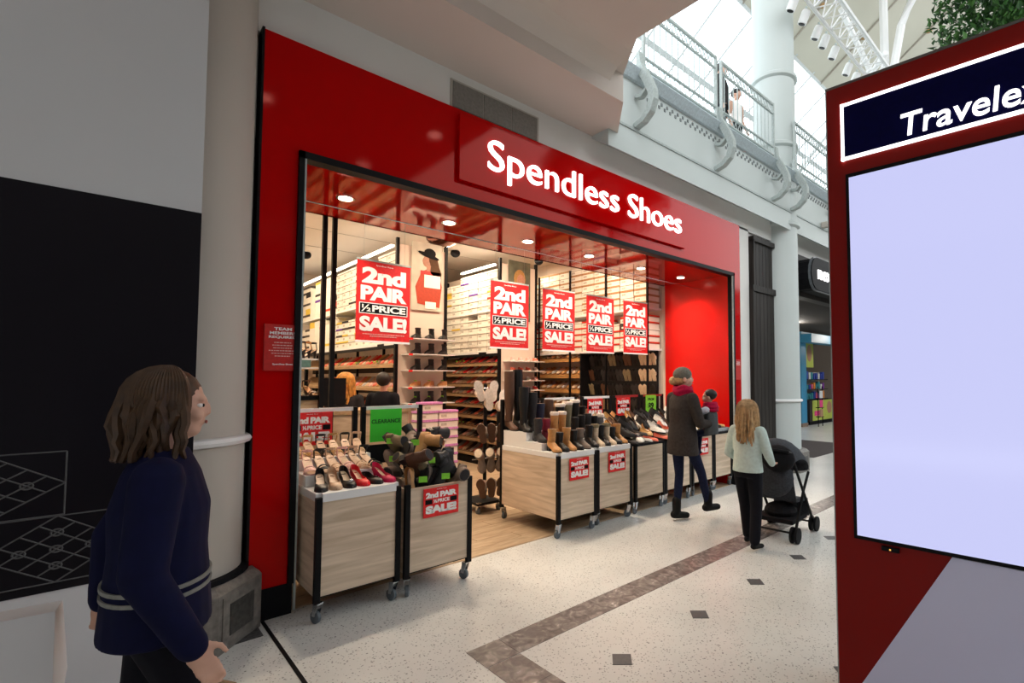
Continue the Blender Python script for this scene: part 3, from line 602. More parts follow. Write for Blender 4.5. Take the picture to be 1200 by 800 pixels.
# ---------------------------------------------------------------- shoes
SH = {}
def lerp(tb, t):
    for (a, u), (b, v) in zip(tb, tb[1:]):
        if t <= b: return u + (v - u) * (t - a) / (b - a)
    return tb[-1][1]
WT = [(0, .012), (.03, .024), (.12, .031), (.25, .032), (.45, .029), (.68, .043), (.82, .041), (.92, .031), (.98, .016), (1, .004)]
def shoe_parts(kind, up, sole, inn, H=0, lo=False, trim=None):
    key = (kind, up.name, sole.name, inn.name, H, lo, trim.name if trim else 0)
    if key in SH: return SH[key]
    L = .25; hh, th, thr, vh, hv = dict(pump=(.075, .004, .70, .040, .045), flat=(.008, .005, .66, .036, .048), lace=(.006, .016, .46, .072, .062), ankle=(.022, .010, .0, .075, .075),
        heelboot=(.055, .006, .0, .07, .075), sandal=(.085, .006, 2, 0, 0), slide=(.010, .016, 2, 0, 0), wedge=(.06, .006, .72, .038, .05), ugg=(.004, .014, .0, .085, .085))[kind]
    st = [0, .05, .15, .3, .45, .6, .7, .8, .9, .97, 1] if not lo else [0, .08, .3, .5, .7, .88, 1]
    n = 9 if not lo else 7
    E = lambda t: th + hh * max(0, 1 - (t / .66)) ** 1.15 if t < .66 else th
    Wd = lambda t: lerp(WT, t) * (1.12 if kind in ('ugg', 'lace') else 1)
    Y = lambda t: L / 2 - t * L
    out = {}
    so = MB(); rs = []
    for t in st:
        w = Wd(t) + (.003 if th > .01 else 0); e = E(t); rs.append([(-w, Y(t), e - th), (w, Y(t), e - th), (w, Y(t), e + .002), (-w, Y(t), e + .002)])
    so.rings(rs)
    if kind in ('pump', 'sandal'): so.rings([[(q * cos(a) * .8, y0 + q * sin(a), z) for a in (.78, 2.36, 3.93, 5.5)] for q, y0, z in ((.026, L * .42, E(.08)), (.012, L * .44, E(.08) * .55), (.007, L * .45, 0))])
    elif kind in ('ankle', 'heelboot'): so.box(-.028, L * .24, 0, .028, L * .475, E(.15) + .001)
    elif kind == 'wedge': so.prism([(L * .48, 0), (L * .48, E(.02)), (-L * .05, E(.55)), (-L * .05, 0)], 'x', -.026, .026)
    out['sole'] = (so, sole)
    if kind in ('sandal', 'slide'):
        bands = ((.82, .028, .016), (.73, .034, .016), (.60, .040, .014)) if kind == 'sandal' else ((.66, .05, .05),)
        for bi, (t0, hgt, wd) in enumerate(bands):
            for dt in (0,):
                u = MB(); out['strap%d' % bi] = (u, up)
                a_ = [(Wd(t0) * 1.02 * cos(pi * k / 8), Y(t0) + 0, E(t0) + hgt * sin(pi * k / 8)) for k in range(9)]
                u.rings([[(x, y - wd / 2, z), (x, y + wd / 2, z + .004), (x * .92, y + wd / 2, z - .002 + .001), (x * .92, y - wd / 2, z - .005)] for x, y, z in a_])
        if kind == 'sandal':
            z0 = E(.1) + .062; u = MB(); out['strap_ankle'] = (u, up)
            u.rings([[(.034 * cos(a) * q, L * .34 + .040 * sin(a) * q, z) for q, z in ((1, z0), (1, z0 + .012), (.94, z0 + .012), (.94, z0))] for a in [2 * pi * k / 12 for k in range(12)]], closed=True)
            for sx in (-1, 1): u = MB(); out['strap_side%d' % sx] = (u, up); u.tube([(sx * .028, L * .44, E(.05)), (sx * .033, L * .38, z0 + .004)], .005, 4)
        pass
    else:
        rows = []
        for t in st:
            w = Wd(t); e = E(t); op = t < thr
            if kind in ('ankle', 'heelboot', 'ugg'): hz = lerp([(0, hv), (.4, hv + .012), (.6, .062), (.8, .045), (.95, .034), (1, .014)], t)
            else: hz = lerp([(0, hv), (.15, hv), (.4, hv * .62 if kind in ('pump', 'flat', 'wedge') else hv), (thr, vh), (.85, .036), (.96, .026), (1, .010)], t)
            row = []
            for j in range(n):
                a = pi * j / (n - 1)
                if op:
                    m = (n - 1) // 2; s = j / (m - 1) if j < m else ((n - 1 - j) / (m - 1) if j > m else 1)
                    x = (w * (1 - .12 * s * s)) * (-1 if j < m else 1 if j > m else 0); z = e + hz * s
                else: x = -w * cos(a) * (1 if abs(cos(a)) > .9 else 1.02); z = e + hz * sin(a) ** .75
                row.append((x, Y(t), z))
            rows.append(row)
        u = MB(); vs = [p for r in rows for p in r]; fs = []; m = (n - 1) // 2
        for i in range(len(st) - 1):
            for j in range(n - 1):
                if st[i] < thr and j in (m - 1, m): continue
                fs.append((i * n + j, i * n + j + 1, (i + 1) * n + j + 1, (i + 1) * n + j))
        if thr > 0: 
            b0 = len(vs); vs += [(0, L / 2 + .003, rows[0][0][2]), (0, L / 2 + .003, rows[0][m - 1][2])]
            fs += [(0, b0, b0 + 1, m - 1), (b0, n - 1, m + 1, b0 + 1)]
        else: fs.append(tuple(range(n)))
        u.add(vs, fs)
        if H:
            R0 = [(.034, .052, .045), (.038, .052, .085), (.036, .048, .12)] + ([(.040, .052, .17), (.050, .060, .26), (.056, .064, .34), (.056, .064, .48)] if H > .3 else [(.043, .053, H * .9)] if H > .13 else [])
            R0 = [q for q in R0 if q[2] < H] + [((.041, .050, H) if H < .3 else (.054, .062, H))]
            if kind == 'ugg': R0 = [(a * 1.2, b * 1.15, z) for a, b, z in R0]
            N = 12 if not lo else 8; yc = L * .24
            u.rings([[(a * cos(2 * pi * k / N), yc + b * sin(2 * pi * k / N) - (.006 if z > .1 else 0), z + (hh if z < H else hh)) for k in range(N)] for a, b, z in R0])
            a, b, z = R0[-1]
            top = MB().rings([[(a * q * cos(2 * pi * k / N), yc - .006 + b * q * sin(2 * pi * k / N), z + hh + dz) for k in range(N)] for q, dz in ((.86, -.004), (.86, .0015))])
            out['lining'] = (top, inn)
            if trim:
                out['trim'] = (MB().rings([[(a * (1.0 + .16 * cos(v)) * cos(w), yc - .006 + b * (1.0 + .16 * cos(v)) * sin(w), z + hh - .012 + .02 * sin(v)) for v in (0, 1.26, 2.5, 3.77, 5.0)] for w in [2 * pi * k / N for k in range(N)]], closed=True), trim)
        out['upper'] = (u, up)
        if kind == 'lace':
            lc = MB()
            for k in range(4): t = .5 + k * .06; lc.box(-.018, Y(t) - .003, E(t) + lerp([(.46, .070), (.7, .050)], t), .018, Y(t) + .003, E(t) + lerp([(.46, .075), (.7, .055)], t))
            out['laces'] = (lc, sole)
    if kind not in ('ankle', 'heelboot', 'ugg'):
        ins = MB(); a = [(-Wd(t) * .88, Y(t), E(t) + .005) for t in st]; b = [(Wd(t) * .88, Y(t), E(t) + .005) for t in st]
        ins.add(a + b, [(i, i + 1, len(st) + i + 1, len(st) + i) for i in range(len(st) - 1)]); out['insole'] = (ins, inn)
    res = {k: mb.mesh(k, m, k in ('upper', 'trim')) for k, (mb, m) in out.items()}
    one = MB()
    for k, (mb, m) in out.items(): one.use(m).add(mb.v, mb.f)
    res['_one'] = one.mesh(kind, None, True); SH[key] = res
    return res
KN = dict(pump='high heel pump', flat='flat shoe', lace='lace-up shoe', ankle='ankle boot', heelboot='heeled boot', sandal='high heel sandal', slide='slide sandal', wedge='wedge shoe', ugg='fleece boot')
OBJN = dict(pump='pump_shoe', flat='flat_shoe', lace='lace_up_shoe', ankle='ankle_boot', heelboot='heeled_boot', sandal='heeled_sandal', slide='slide_sandal', wedge='wedge_shoe', ugg='fleece_boot')
CC = {n: mat('shoe_' + n, c, r) for n, c, r in (('black', (.006, .006, .007), .4), ('nude', (.60, .40, .26), .4), ('red', (.72, .012, .02), .4), ('pink', (.60, .01, .08), .45), ('tan', (.50, .24, .08), .5), ('brown', (.09, .04, .022), .5),
    ('taupe', (.21, .16, .13), .7), ('beige', (.62, .48, .34), .6), ('white', (.78, .76, .72), .5), ('gold', (.50, .30, .12), .3), ('grey', (.16, .15, .15), .7), ('charcoal', (.035, .033, .035), .6), ('coral', (.70, .16, .10), .5), ('navy', (.015, .02, .05), .5),
    ('blush', (.72, .42, .38), .5), ('wine', (.22, .01, .03), .5), ('silver', (.45, .44, .43), .3), ('mint', (.30, .50, .40), .5), ('fleece', (.80, .68, .60), .95), ('khaki', (.22, .18, .11), .8))}
def shoe(kind, col, loc, rz, label, group, sole='black', inn='nude', H=0, lo=False, trim=None, rot=None, s=1):
    P = shoe_parts(kind, CC[col], CC[sole], CC[inn], H, lo, CC[trim] if trim else None)
    if lo:
        o = put(OBJN[kind], P['_one'], None, loc, rz, rot); tag(o, label, 'boot' if 'boot' in OBJN[kind] else 'shoe', group)
    else:
        o = thing(OBJN[kind], label, 'boot' if 'boot' in OBJN[kind] else 'shoe', loc, rz, group, rot)
        for k, me in P.items():
            if k != '_one': put('strap' if k.startswith('strap') else k, me, o)
    if s != 1: o.scale = (s, s, s)
    return o
# ---------------------------------------------------------------- display carts
def caster(parent, x, y, a=0):
    c = MB().box(-.022, -.022, .125, .022, .022, .135).prism([(-.022, .127), (.022, .127), (.035, .05), (.005, .05)], 'x', -.020, -.016).prism([(-.022, .127), (.022, .127), (.035, .05), (.005, .05)], 'x', .016, .020).build('caster', STEEL, parent, loc=(x, y, 0), rz=a)
    w = MB()
    for q, xx in ((0, 0),):
        w.rings([[(xx + t, .02 + r * cos(2 * pi * k / 16), .04 + r * sin(2 * pi * k / 16)) for k in range(16)] for t, r in ((-.013, .034), (-.010, .04), (.010, .04), (.013, .034))])
    w.build('wheel', TYRE, c, True)
def cart(x0, x1, yf, yb, label, tray='white', back=True, grp='display carts', rail='white'):
    t = thing('display_cart', label, 'cart', ((x0 + x1) / 2, yf, 0), 0, grp); w = (x1 - x0) / 2; d = yb - yf
    for sx in (-1, 1):
        for y in (0, d):
            h = 1.33 if (y and back) else .80
            MB().box(sx * (w - .018) - .018, y - .0 if not y else y - .036, .135, sx * (w - .018) + .018, (y + .036) if not y else y, h).build('post', BLK, t)
            caster(t, sx * (w - .032), y + .03 if not y else y - .03, R(random.choice((20, -30, 60, -70, 100))))
    box('front_panel', (-w + .036, .010, .175, w - .036, .028, .770), OAK, t); box('back_panel', (-w + .036, d - .028, .175, w - .036, d - .01, .770), OAK, t)
    box('base_shade_panel', (-w + .036, .03, .160, w - .036, d - .03, .174), BLKM, t)  # unseen black bottom, added to darken the floor under the cart
    for sx in (-1, 1): box('side_panel', (sx * (w - .012) - .008, .038, .175, sx * (w - .012) + .008, d - .038, .770), OAKS, t)
    if tray == 'white': box('tray', (-w + .004, .037, .772, w - .004, d - .037, .825), WPL, t, .004); box('tray_lip', (-w + .037, .0, .772, w - .037, .037, .825), WPL, t)
    else: box('tray', (-w + .02, .02, .70, w - .02, d - .037, .712), BLKM, t) if tray == 'bin' else box('tray', (-w + .004, .0, .775, w - .004, d - .037, .80), BLKM, t)
    if back:
        MB().box(-w + .03, d - .030, 1.30, w - .03, d - .008, 1.33).build('top_rail', WPL if rail == 'white' else mat('rail_red', (.35, .02, .02), .4), t)
        if rail != 'none': box('back_board', (-w + .036, d - .022, .84, w - .036, d - .016, 1.0), BLKM, t)
    return t
cart(1.045, 1.60, 3.56, 4.46, 'wood-sided display cart at far left holding heeled shoes on a white tray')
cart(1.625, 2.165, 3.54, 4.44, 'wood-sided display cart heaped with clearance boots and shoes', 'bin')
cart(3.285, 3.825, 3.80, 4.80, 'wood-sided display cart with white stepped tray and tall boots')
cart(3.86, 4.43, 3.83, 4.80, 'wood-sided display cart with white tray and ankle boots, second after the gap')
cart(4.52, 5.08, 3.86, 4.80, 'wood-sided cart with black top and heaped flat shoes, left of the carrying woman', 'black')
cart(5.12, 5.68, 3.88, 4.80, 'wood-sided display cart with black top, right behind the carrying woman', 'black', True, 'display carts', 'red')
cart(5.72, 6.24, 3.89, 4.80, 'wood-sided display cart seen between the carrying woman and the right end', 'black', True, 'display carts', 'red')
cart(6.27, 6.755, 3.90, 4.80, 'last wood-sided display cart with silver tray against the red side wall', 'black', False)
pn_ = box('display_tray', (6.33, 3.94, .802, 6.74, 4.5, .85), mat('silver_tray', (.50, .52, .55), .25, .6)); tag(pn_, 'shallow silver tray of shoes on the last cart by the red wall', 'tray')
# risers
rz_ = MB().box(3.30, 4.08, .826, 3.82, 4.75, .90).box(3.30, 4.34, .90, 3.56, 4.75, .99)
tag(rz_.build('stepped_riser', WPL), 'white stepped display riser under the tall boots', 'riser')
rz2 = MB().box(1.06, 3.86, .826, 1.585, 4.40, .90).box(1.06, 4.10, .90, 1.585, 4.40, .98)
tag(rz2.build('stepped_riser', WPL), 'white stepped display riser under the beige sandals at far left', 'riser')
rz3 = MB().box(3.88, 4.10, .826, 4.41, 4.75, .90).build('stepped_riser', WPL); tag(rz3, 'low white display riser under ankle boots on the second cart after the gap', 'riser')
# signs on carts
sale_board('sale_card', 1.755, 3.532, .545, .285, .21, 'red sale card on the front of the clearance cart', 'red sale cards', 0, False)
sale_board('sale_card', 3.43, 3.792, .545, .27, .215, 'red sale card on the front of the stepped boot cart', 'red sale cards', 0, False)
sale_board('sale_card', 4.03, 3.822, .545, .27, .215, 'red sale card on the front of the second cart after the gap', 'red sale cards', 0, False)
sale_board('sale_card', 5.84, 3.882, .53, .25, .22, 'red sale card on the cart partly hidden by the carrying woman', 'red sale cards', 0, False)
sale_board('sale_card', 1.10, 4.42, 1.04, .30, .26, 'red sale card hanging behind the sandals at far left', 'red sale cards', 0, False)
sale_board('sale_card', 4.62, 4.76, 1.05, .28, .25, 'red and white sale card hanging behind the ankle boots', 'red sale cards', 0, False)
sale_board('sale_card', 5.18, 4.76, 1.05, .28, .25, 'red and white sale card hanging behind the heap of flat shoes', 'red sale cards', 0, False)
cs = thing('clearance_sign', 'bright green clearance card behind the heap of boots', 'sign', (1.68, 4.36, 1.03)); box('card', (0, 0, 0, .27, .006, .275), GREEN, cs)
text('lettering', 'CLEARANCE', .01, -.001, .155, .25, .035, mat('dark_green', (.005, .08, .005), .5), cs, .001, .02)
gc = thing('price_card', 'lime green price card on the red rail left of the carrying woman', 'sign', (5.80, 4.75, 1.06)); box('card', (0, 0, 0, .24, .006, .26), LIME, gc)
text('lettering', 'FROM', .05, -.001, .18, .14, .04, BPR, gc, .001, .03); text('lettering', '$9', .05, -.001, .05, .13, .10, BPR, gc, .001, .04)

# shoes on the far-left cart
row1 = [('pump', 'black', 'nude'), ('pump', 'nude', 'nude'), ('pump', 'black', 'beige'), ('pump', 'red', 'nude'), ('flat', 'black', 'beige'), ('pump', 'pink', 'beige')]
LB = ['black high heel pump, leftmost in the front row of the far-left cart', 'nude high heel pump between two black pumps, front row', 'black pump with ornament beside the bright red shoe', 'bright red slingback pump in the front row', 'black flat shoe between the red and the pink shoe', 'deep pink pump at the right end of the front row']
for i, (k, c, n) in enumerate(row1): shoe(k, c, (1.115 + i * .085, 3.725, .826), R(-12 + 5 * i), LB[i], 'front row of heeled shoes', c if c != 'black' else 'black', n, s=.98)
MB_or = MB().ell((0, 0, 0), (.016, .008, .012)).build('toe_ornament', STEEL); MB_or.parent = [o for o in bpy.data.objects if o.get('label') == LB[2]][0]; MB_or.location = (0, -.085, .046)
r2 = ['blush', 'black', 'nude', 'blush', 'nude', 'black']; r3 = ['gold', 'gold', 'black', 'gold', 'black', 'nude']
for i in range(6):
    shoe('sandal', r2[i], (1.115 + i * .086, 3.985, .901), R(-6 + 4 * i), '%s high heel sandal, %s from the left in the middle row' % (r2[i], ORD[i]), 'middle row of sandals', r2[i] if r2[i] != 'black' else 'nude', 'nude')
    shoe('sandal', r3[i], (1.115 + i * .086, 4.25, .981), R(4 - 3 * i), '%s strappy sandal, %s from the left in the back row' % (r3[i], ORD[i]), 'back row of sandals', r3[i], 'nude')

# heap on the clearance cart
rr = random.Random(21)
heap = [('flat', 'tan', 0), ('ankle', 'taupe', .2), ('lace', 'charcoal', 0), ('heelboot', 'charcoal', .2), ('ankle', 'taupe', .22), ('flat', 'beige', 0), ('ankle', 'black', .24), ('wedge', 'tan', 0), ('sandal', 'tan', 0), ('ankle', 'tan', .16), ('heelboot', 'brown', .2),
        ('ankle', 'khaki', .26), ('flat', 'grey', 0), ('sandal', 'gold', 0), ('ankle', 'black', .2), ('ankle', 'taupe', .3), ('pump', 'black', 0), ('heelboot', 'taupe', .26), ('lace', 'grey', 0), ('wedge', 'nude', 0), ('ankle', 'taupe', .18), ('ankle', 'tan', .3), ('slide', 'red', 0), ('flat', 'red', 0), ('ankle', 'khaki', .2),
        ('ankle', 'taupe', .22), ('ankle', 'black', .2), ('heelboot', 'charcoal', .24)]
PH = ['at the front left', 'at the front beside the first', 'at the front middle', 'at the front right', 'at the right corner', 'left of centre', 'in the centre', 'right of centre', 'near the right edge']
for i, (k, c, H) in enumerate(heap):
    layer = i // 10; j = i % 10
    if layer == 0: x, y, z = 1.73 + (j % 5) * .092, 3.68 + (j // 5) * .25, .73
    elif layer == 1: x, y, z = 1.75 + (j % 5) * .088, 3.76 + (j // 5) * .28, .85
    else: x, y, z = 1.76 + (j % 4) * .10, 3.90 + (j // 4) * .22, .96 + .02 * (j % 3)
    rot = (R(rr.choice((-80, 75, 20, 95, -30)) + rr.uniform(-15, 15)), R(rr.uniform(-70, 70)), R(rr.uniform(-140, 140)))
    o = shoe(k, c, (x, y, z + .04), 0, '%s %s in the clearance heap, %s layer, %s from front left' % (c, KN[k], ('bottom', 'middle', 'top')[layer], ORD[j]), 'clearance heap', 'black', 'charcoal' if H else 'beige', min(H, .17), rot=rot)
    if i in (1, 3, 7, 12, 21, 15, 24):
        tgm = MB().box(-.03, 0, -.022, .03, .003, .022).build('price_tag', LIME, o); bpy.context.view_layer.update(); tgm.matrix_basis = o.matrix_world.inverted() @ Matrix.Translation((x - .05, y - .10, z + .09)) @ Matrix.Rotation(R(-25), 4, 'Z')

# boots on the stepped cart and its neighbour
def br(items, y, z, x0, dx, rowname, rz=-8):
    for i, it in enumerate(items):
        k, c, H, tr = it
        shoe(k, c, (x0 + i * dx, y, z), R(rz + (i * 37 % 9) - 4), '%s %s, %s from left, %s' % (c, ('tall ' if H > .3 else '') + KN[k], ORD[i], rowname), 'boots on the ' + rowname.split(', ')[-1], 'black' if c != 'beige' else 'beige', 'brown' if c != 'black' else 'charcoal', H, trim=tr)
br([('heelboot', 'tan', .17, None), ('ankle', 'black', .16, None), ('heelboot', 'tan', .17, None), ('ankle', 'black', .17, None), ('heelboot', 'taupe', .15, None)], 3.945, .826, 3.36, .10, 'front row, stepped boot cart')
br([('ankle', 'charcoal', .22, None), ('heelboot', 'wine', .18, None), ('heelboot', 'tan', .24, 'fleece'), ('heelboot', 'tan', .24, 'fleece')], 4.20, .901, 3.38, .115, 'second row, stepped boot cart')
br([('ankle', 'black', .46, None), ('ankle', 'charcoal', .40, None)], 4.44, .991, 3.37, .12, 'third row, stepped boot cart')
br([('ankle', 'navy', .36, None), ('ankle', 'brown', .40, None)], 4.47, .901, 3.62, .13, 'right back corner, stepped boot cart')
br([('heelboot', 'brown', .60, None), ('heelboot', 'black', .62, None), ('ankle', 'black', .45, None)], 4.67, .991, 3.35, .115, 'rear row, stepped boot cart', 0)
br([('heelboot', 'black', .17, None), ('heelboot', 'beige', .17, 'khaki'), ('heelboot', 'black', .16, None), ('heelboot', 'beige', .17, 'khaki'), ('ankle', 'black', .16, None), ('heelboot', 'tan', .16, None)], 3.975, .826, 3.92, .092, 'front row, ankle boot cart')
br([('ankle', 'black', .20, None), ('ankle', 'black', .22, None), ('heelboot', 'charcoal', .20, None), ('ankle', 'black', .2, None), ('heelboot', 'grey', .18, 'fleece')], 4.23, .901, 3.94, .105, 'second row, ankle boot cart')
br([('ankle', 'black', .34, 'fleece'), ('ankle', 'khaki', .36, 'fleece'), ('ankle', 'black', .38, 'fleece'), ('ankle', 'black', .3, None)], 4.50, .901, 3.95, .12, 'back row, ankle boot cart')
# flat shoes heaped on the next carts
KS = [('flat', 'charcoal'), ('flat', 'white'), ('lace', 'black'), ('flat', 'coral'), ('flat', 'brown'), ('lace', 'white'), ('flat', 'gold'), ('flat', 'black'), ('flat', 'beige'), ('lace', 'charcoal'), ('flat', 'silver'), ('flat', 'tan')]
WHR = ['cart left of carrying woman', 'cart behind carrying woman', 'cart right of carrying woman']
for ci, (xa, xb) in enumerate(((4.58, 5.02), (5.18, 5.62), (5.78, 6.18))):
    for i in range(24):
        lay = i // 12; j = i % 12
        x = xa + (j % 4 + .3 * lay) * (xb - xa) / 3.6; y = 3.98 + (j // 4) * .25 + lay * .10; z = .805 + (j // 4) * .075 + lay * .06
        k, c = KS[(i * 5 + ci * 3 + i // 5) % 12]
        shoe(k, c, (x, y, z), 0, '%s %s, %s layer, %s row, %s from left, %s' % (c, KN[k], ('lower', 'upper')[lay], ORD[j // 4], ORD[j % 4], WHR[ci]), 'flat shoes heaped on the carts', 'charcoal', 'beige', 0, True, rot=(R(28 * (j // 4 > 0) + 6 * rr.random()), R(rr.uniform(-10, 10)), R(rr.uniform(-25, 35))))
for i in range(8):
    c = ('coral', 'brown', 'black', 'gold')[i % 4]
    shoe('flat', c, (6.39 + (i % 4) * .095, 4.08 + (i // 4) * .26, .852), R(-10), '%s flat shoe in the silver tray, %s in the %s row' % (c, ORD[i % 4], ('front', 'rear')[i // 4]), 'shoes in the silver tray', 'black', 'beige', 0, True)

# ---------------------------------------------------------------- shop interior
BXC = [mat('box_white', (.80, .77, .70), .6, noise=(3, .05)), mat('box_black', (.02, .02, .022), .6), mat('box_yellow', (.72, .52, .08), .6), mat('box_purple', (.12, .04, .30), .6), mat('box_red', (.60, .04, .02), .6), mat('box_lid_tan', (.42, .24, .12), .6), mat('box_lid_dark', (.06, .05, .045), .6), mat('box_lilac', (.62, .26, .58), .6), mat('box_label', (.50, .46, .40), .6), mat('box_seam_shade', (.16, .12, .09), .7)]
_bx = {}
def boxmesh(w, h, d, body, lid):
    k = (w, h, d, body.name, lid.name)
    if k not in _bx:
        m = MB(); m.use(body).box(.006, .006, 0, d - .006, w - .006, h * .70); m.use(lid).box(0, .001, h * .74, d, w - .001, h * .985); m.use(BXC[5] if lid is BXC[5] else BXC[9]).box(.001, .002, h * .68, d, w - .002, h * .74)  # dark strip paints the lid seam and the shadow line under the lid
        m.use(BXC[0] if body is not BXC[0] else BXC[8]).box(.004, w * .60, h * .20, .006, w * .88, h * .50)
        _bx[k] = m.mesh('shoe_box', None)
    return _bx[k]
def box_wall(X, ya, yb, za, zb, w, h, where, grp, seed, odd=.1, lidw=None, gap=.009, single=99):
    rr = random.Random(seed); ny = int((yb - ya) / (w + gap)); nz = int((zb - za) / h + .3); far = MB()
    for i in range(ny):
        rowlid = rr.choice([BXC[0], BXC[5], BXC[6], BXC[0]]) if lidw is None else lidw
        for j in range(nz):
            b, l = BXC[0], (rowlid if rr.random() > .25 else BXC[0])
            cn = 'white'
            if rr.random() < odd:
                q = rr.choice((1, 2, 3, 4, 2)); l = BXC[q]
                if rr.random() < .3: b = BXC[q]; cn = ('', 'black', 'yellow', 'purple', 'red')[q]
            if j == nz - 1 and rr.random() < .25: continue
            y = ya + i * (w + gap) + .003; z = za + j * h
            if i >= single: far.use(b).box(X + .003, y + .003, z, X + .3, y + w - .003, z + h * .62); far.use(l).box(X, y, z + h * .62, X + .3, y + w, z + h * .995); continue
            o = put('shoe_box', boxmesh(w, h * .995, .3, b, l), None, (X + rr.uniform(-.0, .012), y, z))
            tag(o, '%s shoe box, %s up, %s from the near end, %s' % (cn, ORD[j], ORD[min(i, 23)], where), 'shoe box', grp)
    if far.v: tag(far.build('distant_shoe_boxes', None), 'further white shoe boxes at the far end, ' + where, 'shoe boxes', kind='stuff')
def gondola(X, y0, y1, label, rows, zt, tl=.13):
    g = thing('shelf_block', label, 'shelving', (X, y0, 0), 0, 'tall shoe shelving blocks'); L = y1 - y0; Wd_ = .84
    box('core', (.36, .03, .05, .48, L, 3.62), SHWALL, g); box('base', (.02, .04, .0, Wd_ - .02, L, .12), BLKM, g)
    box('end_panel', (.05, -.0, .05, Wd_ - .03, .03, 3.60), SHWALL, g)
    for x, y in ((0, -.02), (Wd_ - .045, -.02)): box('upright', (x, y, 0, x + .045, y + .05, 3.69), BLK, g)
    k = 1
    while k * 1.2 < L: box('upright', (.325, k * 1.2, .12, .358, k * 1.2 + .045, 3.6), BLK, g); k += 1
    for z in rows:
        s_ = MB().prism([(-.0, z - .05), (.0, z - .006), (.012, z - .006), (.012, z - .02), (.35, z + tl), (.35, z + tl - .02), (.02, z - .05)], 'y', .05, L - .02); s_.build('shelf', SHELFW, g); box('shelf_shade', (.35, .05, z - .12, .358, L - .02, z + tl), mat('shelf_shadow', (.05, .035, .028), .8), g)  # dark strip behind each shelf is shade put into the colour
    box('box_shelf', (-.0, .05, zt - .05, .36, L, zt - .01), WPL, g); box('box_shelf', (0, .05, 2.76, .36, L, 2.785), WPL, g)
    st = box('light_strip', (-.03, .12, 3.57, .02, min(L, 5.0) * (1 if X < 4 else .45), 3.60), STRIP, g)
    box('dark_header', (-.002, .03, zt - .10, .02, L, zt - .05), BLK, g)
    MB().box(-.01, .38, zt - .085, -.003, .62, zt - .02).build('label_holder', BLK, g)
    return g
G1 = gondola(3.19, 7.42, 12.6, 'tall shelf block at left with white shoe boxes above slanted shoe shelves', (1.78, 1.42, 1.06, .70, .36), 2.12, .18)
G2 = gondola(5.03, 7.42, 10.2, 'second tall shelf block with slanted shoe shelves and boots at its end', (1.84, 1.65, 1.46, 1.27, 1.08, .88, .68, .47, .20), 2.06)
box_wall(3.20, 7.50, 12.5, 2.115, 2.74, .31, .12, 'lower tier, left block', 'boxes on the left shelf block', 1, .22, single=9)
box_wall(3.20, 7.50, 12.5, 2.79, 3.50, .31, .12, 'upper tier, left block', 'boxes on the left shelf block', 2, .16, single=9)
box_wall(5.04, 7.50, 9.6, 2.055, 2.74, .31, .12, 'lower tier, second block', 'boxes on the second shelf block', 3, .1, BXC[0])
box_wall(5.04, 7.50, 9.6, 2.79, 3.50, .31, .12, 'upper tier, second block', 'boxes on the second shelf block', 4, .1, BXC[0])
SC = ['nude', 'coral', 'blush', 'red', 'tan', 'beige', 'brown', 'black', 'silver', 'gold']
def shelf_row(X, z, ya, n, dy, cols, where, grp, kind='flat', rz=-90, s=1.0, tags=(), tl=22):
    for i in range(n):
        c = cols[i % len(cols)]
        o = shoe(kind, c, (X, ya + i * dy, z), 0, '%s %s, %s from the near end, %s' % (c, KN[kind], ORD[i], where), grp, 'beige', 'nude' if c != 'nude' else 'coral', 0, True, rot=(R(tl), 0, R(rz)))
        if i in tags: put('price_tag', TAGM, o, (0, -.10, .02))
TAGM = MB().box(-.022, 0, 0, .022, .003, .04).mesh('price_tag', LIME)
rr = random.Random(9)
for k, z in enumerate((1.84, 1.65, 1.46, 1.27, 1.08, .88, .68, .47, .20)):
    cs_ = [['red', 'wine', 'coral', 'brown'], ['silver', 'coral', 'blush', 'red', 'nude'], ['nude', 'beige', 'blush', 'coral'], ['beige', 'blush', 'red', 'nude', 'silver'], ['grey', 'red', 'coral', 'grey'], ['grey', 'coral', 'navy', 'brown'], ['brown', 'tan', 'black'], ['blush', 'black', 'grey', 'silver'], ['beige', 'coral', 'silver', 'brown']][k]
    shelf_row(5.180, z + .055, 7.56, 12, .135, cs_, '%s shelf down, second shelf block' % ORD[k], 'shoes on the second shelf block', 'flat', tags=(8, 9, 10) if k in (0, 6) else ())
for k, z in enumerate((1.78, 1.42, 1.06, .70)):
    shelf_row(3.345, z + .068, 7.58, 22, .15, [['red', 'coral', 'beige', 'coral', 'khaki', 'tan'], ['coral', 'blush', 'nude', 'silver', 'tan'], ['coral', 'brown', 'nude'], ['black', 'khaki', 'grey']][k], '%s shelf down, left shelf block' % ORD[k], 'shoes on the left shelf block', 'flat', tags=((4, 5, 6, 9, 10), (1, 2, 3), (), (0, 1, 2))[k], tl=30)
